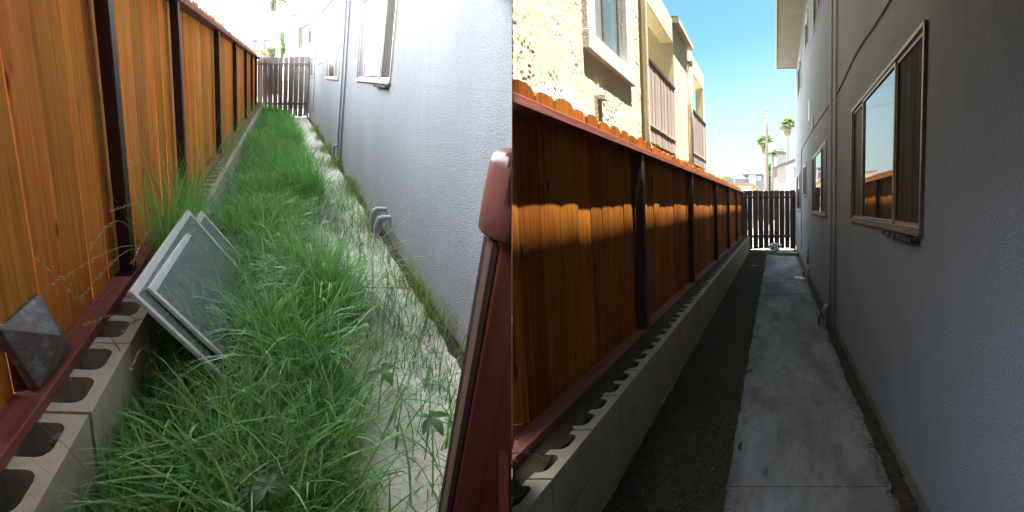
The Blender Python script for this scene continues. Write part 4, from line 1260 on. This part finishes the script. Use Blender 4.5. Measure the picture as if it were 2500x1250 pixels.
def grass(name, pos, hmin, hmax, wid, mat, label, leanmax=0.5, curl=(0.4, 1.9), tint=(0, 1), azb=None, seg=5):
    n = len(pos)
    clump = np.sin(pos[:, 0] * 9 + 1.3 * np.sin(pos[:, 1] * 4)) * 0.5 + np.sin(pos[:, 1] * 7.3 + pos[:, 0] * 3) * 0.5
    h = rng.uniform(hmin, hmax, n) * (1 + 0.18 * clump) * (1 + 0.28 * np.sin(pos[:, 0] * 3.7 + 2.1 * np.sin(pos[:, 1] * 1.3)) * np.sin(pos[:, 1] * 2.6 + 0.7))
    w = wid * np.clip(rng.lognormal(-0.15, 0.42, n), 0.3, 2.2)
    az = rng.uniform(0, 2 * math.pi, n) if azb is None else azb + rng.normal(0, 1.1, n)
    V, q, t3, k = blades(pos, h, w, rng.uniform(0.02, leanmax, n), az, rng.uniform(*curl, n), seg=seg)
    ti = np.clip(rng.beta(1.6, 2.2, n) + 0.16 * clump + rng.normal(0, .05, n), 0, 1) * (tint[1] - tint[0]) + tint[0]
    keep = None
    o = raw_mesh(name, V, q, M[mat], None, np.repeat(ti, k), t3, smooth=True)
    return tag(o, label, 'grass', kind='stuff')

def scatter(n, x0, x1, y0, y1, dens=None):
    p = np.stack([rng.uniform(x0, x1, n), rng.uniform(y0, y1, n), np.full(n, -1.735)], 1)
    if dens is not None: p = p[rng.random(n) < dens(p[:, 0], p[:, 1])]
    wp = W('L', p)
    return p[(wp - EYE) @ CAM_RIGHT < -0.06]
def edge(x, y):      # ragged right edge of the lush grass
    e = 0.05 + 0.10 * np.sin(y * 2.1 + 0.6) + 0.06 * np.sin(y * 5.3) - 0.10 * np.clip((y - 8) / 6, 0, 1)
    return np.clip(1 - (x - e + 0.1) / 0.16, 0.0, 1)
grass('lush_grass', scatter(17000, -0.98, 0.5, -1.95, 3.2, edge), 0.20, 0.50, 0.0095, 'grass', 'short green undergrowth filling the near half of the left alley', 0.7, tint=(0.0, 0.75))
grass('tall_grass', scatter(17000, -0.96, 0.42, -1.9, 3.6, lambda x, y: edge(x + 0.10, y)), 0.24, 0.70, 0.0135, 'grass', 'long arching green grass blades in the near half of the left alley', 0.75, (0.5, 2.7), (0.15, 1.0), seg=6)
grass('lush_grass', scatter(30000, -1.03, 0.5, 3.2, 9.0, edge), 0.28, 0.66, 0.0115, 'grass', 'tall green grass filling the middle of the left alley', 0.5, seg=4)
grass('lush_grass', scatter(22000, -1.03, 0.4, 9.0, 17.9, edge), 0.25, 0.62, 0.015, 'grass', 'green grass in the far end of the left alley', 0.5, seg=4)
grass('dry_blades', scatter(1600, -1.0, 0.2, -1.9, 6.0, edge), 0.3, 0.7, 0.007, 'straw', 'dry straw blades mixed into the near grass of the left alley', 0.7, (0.6, 2.0), (0.4, 1.0))
grass('grass_seed_haze', scatter(1300, -0.95, 0.15, -1.9, 7.0, edge), 0.45, 0.80, 0.0032, 'seed_tops', 'fine pale seed stems rising through the grass of the left alley', 0.45, (0.3, 1.6))
grass('fallen_grass', scatter(1200, 0.08, 0.66, -1.6, 4.5), 0.15, 0.40, 0.009, 'grass', 'sparse green blades lying across the pale path', 1.35, (0.5, 1.4), (0, 0.7))
grass('wall_grass', scatter(7500, 0.52, 0.80, -1.2, 14, lambda x, y: np.clip((x - 0.50) / 0.22, 0, 1) * (0.06 + 0.94 * (np.sin(y * 3.1) + 0.6 * np.sin(y * 7.7 + 1) > 0.25))), 0.10, 0.34, 0.006, 'grass_yellow', 'yellowing grass along the foot of the pale house wall', 0.6)
grass('dry_thatch', scatter(9000, 0.20, 0.75, -1.4, 9, lambda x, y: 0.2 + 0.8 * (np.sin(y * 2.7 + x * 4) > 0.2)), 0.06, 0.20, 0.004, 'straw', 'dry straw scattered on the pale path', 1.45, (0.2, 0.8))
# fine weeds leaning out of the block cells against the left fence
fw = np.concatenate([scatter(520, -1.19, -1.02, -0.15, 1.35), scatter(160, -1.19, -1.03, 2.2, 6.5), scatter(130, -1.2, -1.05, 7, 16)]); fw[:, 2] = -1.22
grass('fine_weeds', fw, 0.25, 0.75, 0.0045, 'grass', 'fine pale weeds growing out of the block cells by the left fence', 0.5, (0.2, 1.3), (0.45, 1.0))
lw = np.concatenate([scatter(900, -1.0, -0.9, -1.6, 0.0), scatter(500, -1.0, -0.72, -0.25, 0.25), scatter(600, -1.02, -0.80, 0.2, 1.45)]); lw[:, 2] = -1.735
grass('wall_foot_weeds', lw, 0.3, 0.62, 0.004, 'grass', 'thin dark weeds against the near end of the left block wall', 0.35, (0.2, 1.2), (0.1, 0.9))

# tall stalks with pale seed heads in front of the left fence
def seed_stalk(base, tip, sag, seed):
    r = np.random.default_rng(seed)
    b, e = W('L', base), W('L', tip)
    mid = (b + e) / 2 + UPL * sag
    pts = smooth_path([b, (b + mid) / 2 + UPL * sag * 0.25, mid, (mid + e) / 2 + UPL * sag * 0.15, e], 32)
    t = empty('seeding_grass_stalk', b); ORIGIN[t.name] = b
    tag(t, 'long thin grass stalk with pale seed head leaning before the left fence', 'grass stalk', 'seeding stalks by the left fence')
    build('stem', MB().tube(pts, np.linspace(0.0022, 0.0010, len(pts)), 5), M['stem'], t, smooth=True)
    V, T, tt = [], [], []
    n = len(pts); k0 = int(n * 0.66)
    for k in range(k0, n - 1):
        for j in range(4):
            f = r.random(); p = pts[k] * (1 - f) + pts[k + 1] * f
            d = pts[k + 1] - pts[k]; d = d / np.linalg.norm(d)
            o = r.normal(0, 1, 3); o -= d * o.dot(d); o /= np.linalg.norm(o)
            L = r.uniform(0.008, 0.015); q = p + o * r.uniform(0.001, 0.007); w = np.cross(d, o) * 0.0022
            i0 = len(V); V += [q, q + d * L * 0.5 + o * 0.002 + w, q + d * L + o * 0.004, q + d * L * 0.5 + o * 0.002 - w]; T += [(i0, i0+1, i0+2), (i0, i0+2, i0+3)]; tt += [r.random()] * 4
    tag(raw_mesh('seed_head', np.array(V), None, M['seed'], t, tt, np.array(T)), kind='stuff')
M['stem'] = plain('green_stem', (0.20, 0.24, 0.07), 0.7)
M['seed'] = leafmat('pale_seeds', (0.42, 0.34, 0.22), (0.68, 0.60, 0.45), 0.2, 0.8)
rs = np.random.default_rng(21)
stalks = [((-1.1, 0.4, -1.25), (-1.22, -0.62, -0.72), 0.16), ((-1.1, 0.5, -1.25), (-1.1, -0.75, -0.95), 0.20), ((-1.12, 0.0, -1.25), (-1.2, -1.15, -0.95), 0.16),
          ((-1.0, -0.5, -1.7), (-1.15, -1.25, -1.02), 0.18), ((-1.0, -0.6, -1.7), (-1.02, -1.2, -1.08), 0.2), ((-1.08, 0.1, -1.25), (-1.22, -1.45, -0.80), 0.14),
          ((-1.0, -0.9, -1.72), (-1.15, -1.55, -0.62), 0.1), ((-1.15, -0.2, -1.22), (-1.2, -1.0, -0.78), 0.22), ((-1.0, -0.3, -1.7), (-1.02, -1.0, -1.02), 0.28),
          ((-1.1, 0.7, -1.25), (-1.2, 0.2, -0.4), 0.1), ((-1.1, 0.9, -1.25), (-1.25, 0.55, -0.35), 0.1), ((-1.1, 0.3, -1.25), (-1.25, -0.15, -0.55), 0.2),
          ((-0.98, -0.8, -1.72), (-0.95, -1.35, -1.15), 0.2)]
for i, (b, e, s) in enumerate(stalks): seed_stalk(b, e, s, i)

# dandelion clocks and small yellow flowers standing in the grass
M['puff'] = leafmat('white_seed_puff', (0.72, 0.72, 0.70), (0.85, 0.85, 0.83), 0.4, 0.9)
M['petal'] = plain('yellow_petals', (0.75, 0.58, 0.03), 0.7)
def flower(x, y, z, kind, label, seed, r0=0.022):
    r = np.random.default_rng(seed)
    b, c = W('L', (x + 0.03, y + 0.03, -1.74)), W('L', (x, y, z))
    nm = 'dandelion_clock' if kind == 'puff' else 'yellow_flower'
    t = empty(nm, b); ORIGIN[t.name] = b
    tag(t, label, 'flower', 'dandelion clocks in the grass' if kind == 'puff' else 'yellow flowers in the grass')
    build('stem', MB().tube(smooth_path([b, (b + c) / 2 + AXL * 0.02, c], 10), 0.002, 5), M['stem'], t, smooth=True)
    V, T = [], []
    n = 150 if kind == 'puff' else 26
    for k in range(n):
        d = r.normal(0, 1, 3); d /= np.linalg.norm(d)
        if kind != 'puff': d = d - UPL * d.dot(UPL); d /= np.linalg.norm(d); d = d + UPL * r.uniform(0.0, 0.5)
        s = np.cross(d, r.normal(0, 1, 3)); s /= np.linalg.norm(s)
        L = r0 * r.uniform(0.8, 1.05); w = r0 * (0.16 if kind == 'puff' else 0.2)
        i0 = len(V); V += [c, c + d * L + s * w, c + d * L - s * w]; T.append((i0, i0 + 1, i0 + 2))
    raw_mesh('seed_globe' if kind == 'puff' else 'petals', np.array(V), None, M['puff' if kind == 'puff' else 'petal'], t, r.random(len(V)), np.array(T))
flower(0.06, 1.56, -1.40, 'puff', 'largest white dandelion clock beside the path edge', 1, 0.032)
flower(-0.21, 3.58, -1.40, 'puff', 'white dandelion clock farthest away in the grass', 2, 0.03)
flower(-0.15, 1.55, -1.42, 'puff', 'small white dandelion clock left of the largest one', 3)
flower(0.12, -0.46, -1.42, 'puff', 'white dandelion clock nearest the camera at the path edge', 4)
flower(0.34, 1.13, -1.45, 'puff', 'white dandelion clock over the pale path before the wall pipes', 5)
flower(0.04, 1.23, -1.40, 'petal', 'yellow flower in the grass below the largest dandelion clock', 6, 0.018)
flower(-0.02, -0.72, -1.42, 'petal', 'yellow flower in the grass nearest the camera', 7, 0.018)

# broad weed leaves
M['broad'] = leafmat('broad_weed_leaf', (0.03, 0.085, 0.02), (0.07, 0.16, 0.04), 0.3, 0.5)
def weed(x, y, z, n, L, label, seed):
    r = np.random.default_rng(seed); c = W('L', (x, y, z)); b = W('L', (x, y, -1.74))
    t = empty('broadleaf_weed', b); ORIGIN[t.name] = b; tag(t, label, 'weed')
    build('stem', MB().tube([b, (b + c) / 2, c], 0.003, 5), M['stem'], t)
    for k in range(n):
        a = 2 * math.pi * k / n + r.uniform(-.3, .3); d = AXL * math.cos(a) + ALL_ * math.sin(a); s = np.cross(UPL, d)
        V, F = [], []; l = L * r.uniform(0.75, 1.15)
        for i in range(7):
            f = i / 6; w = l * 0.22 * math.sin(math.pi * min(1, f * 0.95 + 0.04)) ** 0.8
            p = c + d * l * f + UPL * (0.25 * l * f - 0.45 * l * f * f)
            V += [p - s * w + UPL * w * 0.25, p, p + s * w + UPL * w * 0.25]
        for i in range(6):
            a0 = 3 * i; F += [(a0, a0+1, a0+4, a0+3), (a0+1, a0+2, a0+5, a0+4)]
        raw_mesh('leaf', np.array(V), np.array(F), M['broad'], t, np.full(len(V), r.random()), smooth=True)
weed(-0.41, -1.72, -1.35, 6, 0.085, 'star shaped broad weed at the bottom edge of the grass', 3)
weed(0.14, -0.86, -1.45, 5, 0.10, 'dark broad leaved weed at the edge of the pale path', 4)
weed(0.30, -1.15, -1.50, 5, 0.09, 'broad leaved weed lying over the pale path near the gate post', 5)

# dead grass, leaves and moss on the right
def litter(name, n, x0, x1, y0, y1, z, lmin, lmax, wid, mat, label, bias=None):
    p = np.stack([rng.uniform(x0, x1, n), rng.uniform(y0, y1, n) , np.full(n, z)], 1)
    p[:, 1] = y0 + (y1 - y0) * rng.random(n) ** 1.7
    if bias is not None: p[:, 0] = bias(p)
    V, q, t3, k = blades(p, rng.uniform(lmin, lmax, n), wid * rng.uniform(0.5, 1.5, n), rng.uniform(1.1, 1.62, n), rng.uniform(0, 2 * math.pi, n), rng.uniform(-0.5, 0.6, n), S='R', seg=3)
    wv_ = (V.reshape(-1, k, 3)[:, 0] - EYE) @ CAM_RIGHT
    o = raw_mesh(name, V, q, M[mat], None, np.repeat(rng.random(n), k), t3)
    return tag(o, label, 'dead grass', kind='stuff')
litter('dead_grass', 26000, -0.99, -0.30, 1.7, 19, -1.730, 0.03, 0.13, 0.005, 'straw_dark', 'dead brown grass matted on the bare dirt strip')
litter('pale_straw', 900, -0.97, -0.25, 1.7, 16, -1.722, 0.03, 0.11, 0.005, 'straw', 'paler straw bits scattered over the bare dirt strip')
litter('path_debris', 260, -0.25, 0.70, 1.6, 14, -1.718, 0.02, 0.09, 0.006, 'straw_dark', 'dark twigs and leaf bits on the right path', bias=lambda p: 0.70 - 0.55 * rng.random(len(p)) ** 2.2)
litter('foundation_litter', 5000, 0.64, 0.80, 1.4, 18, -1.722, 0.02, 0.07, 0.006, 'straw_dark', 'dark leaf litter along the foot of the right house')
litter('rail_straw', 500, -1.32, -1.2, 1.9, 8, -1.142, 0.03, 0.09, 0.003, 'straw', 'dry straw lying on the red bottom rail')

# unseen blocks added behind and overhead to keep light off the right alley
RB = thing('rear_blocker', None, (3.0, -3.5, 0.0), 'unseen block added behind the viewer to shade the right alley', 'building')
build('wall', MB().box(-5.0, 9.0, -6.0, -1.2, -0.2, 3.3), M['stucco_right'], RB)
build('roof', MB().box(3.001, 9.1, -6.1, -1.1, 3.301, 3.45), M['roof'], RB)
build('overhead_blocker', MB().box(-0.35, 0.62, -1.19, 1.90, 3.2, 3.3), M['soffit'], RB)
build('side_blocker', MB().box(-0.06, 0.06, -1.19, -0.12, -0.2, 3.19), M['stucco_right'], RB)
build('upper_blocker', MB().box(-0.3, 3.0, -6.0, 0.6, 3.301, 9.0), M['stucco_right'], RB)
build('bay_blocker', MB().box(-0.35, 0.62, 0.601, 1.90, 3.301, 9.0), M['stucco_right'], RB)
build('valance_blocker', MB().prism([(0.2, 1.93), (1.9, 2.73), (1.9, 3.199), (0.2, 3.199)], 0, 0.0, 0.05, 1), M['soffit'], RB)
dark_ground = MB(); dark_ground.add([(-5.0, -1.2, -0.02), (1.2, -1.2, -0.02), (1.2, 1.0, -0.02), (-5.0, 1.0, -0.02)], [(0, 1, 2, 3)])  # unseen dark ground added to cut light bounced into the right alley
tag(build('dark_ground', dark_ground, M['soil'], recalc=False), kind='structure')
# unseen panel added above the lot line, blocks sky light from the right
build('lot_line_blocker', MB().prism([(1.902, 2.80), (3.5, 3.56), (3.5, 9.6), (1.902, 9.6)], 0, -0.07, -0.02, 1), M['stucco_left'], HL, planes=[CUT['L']])
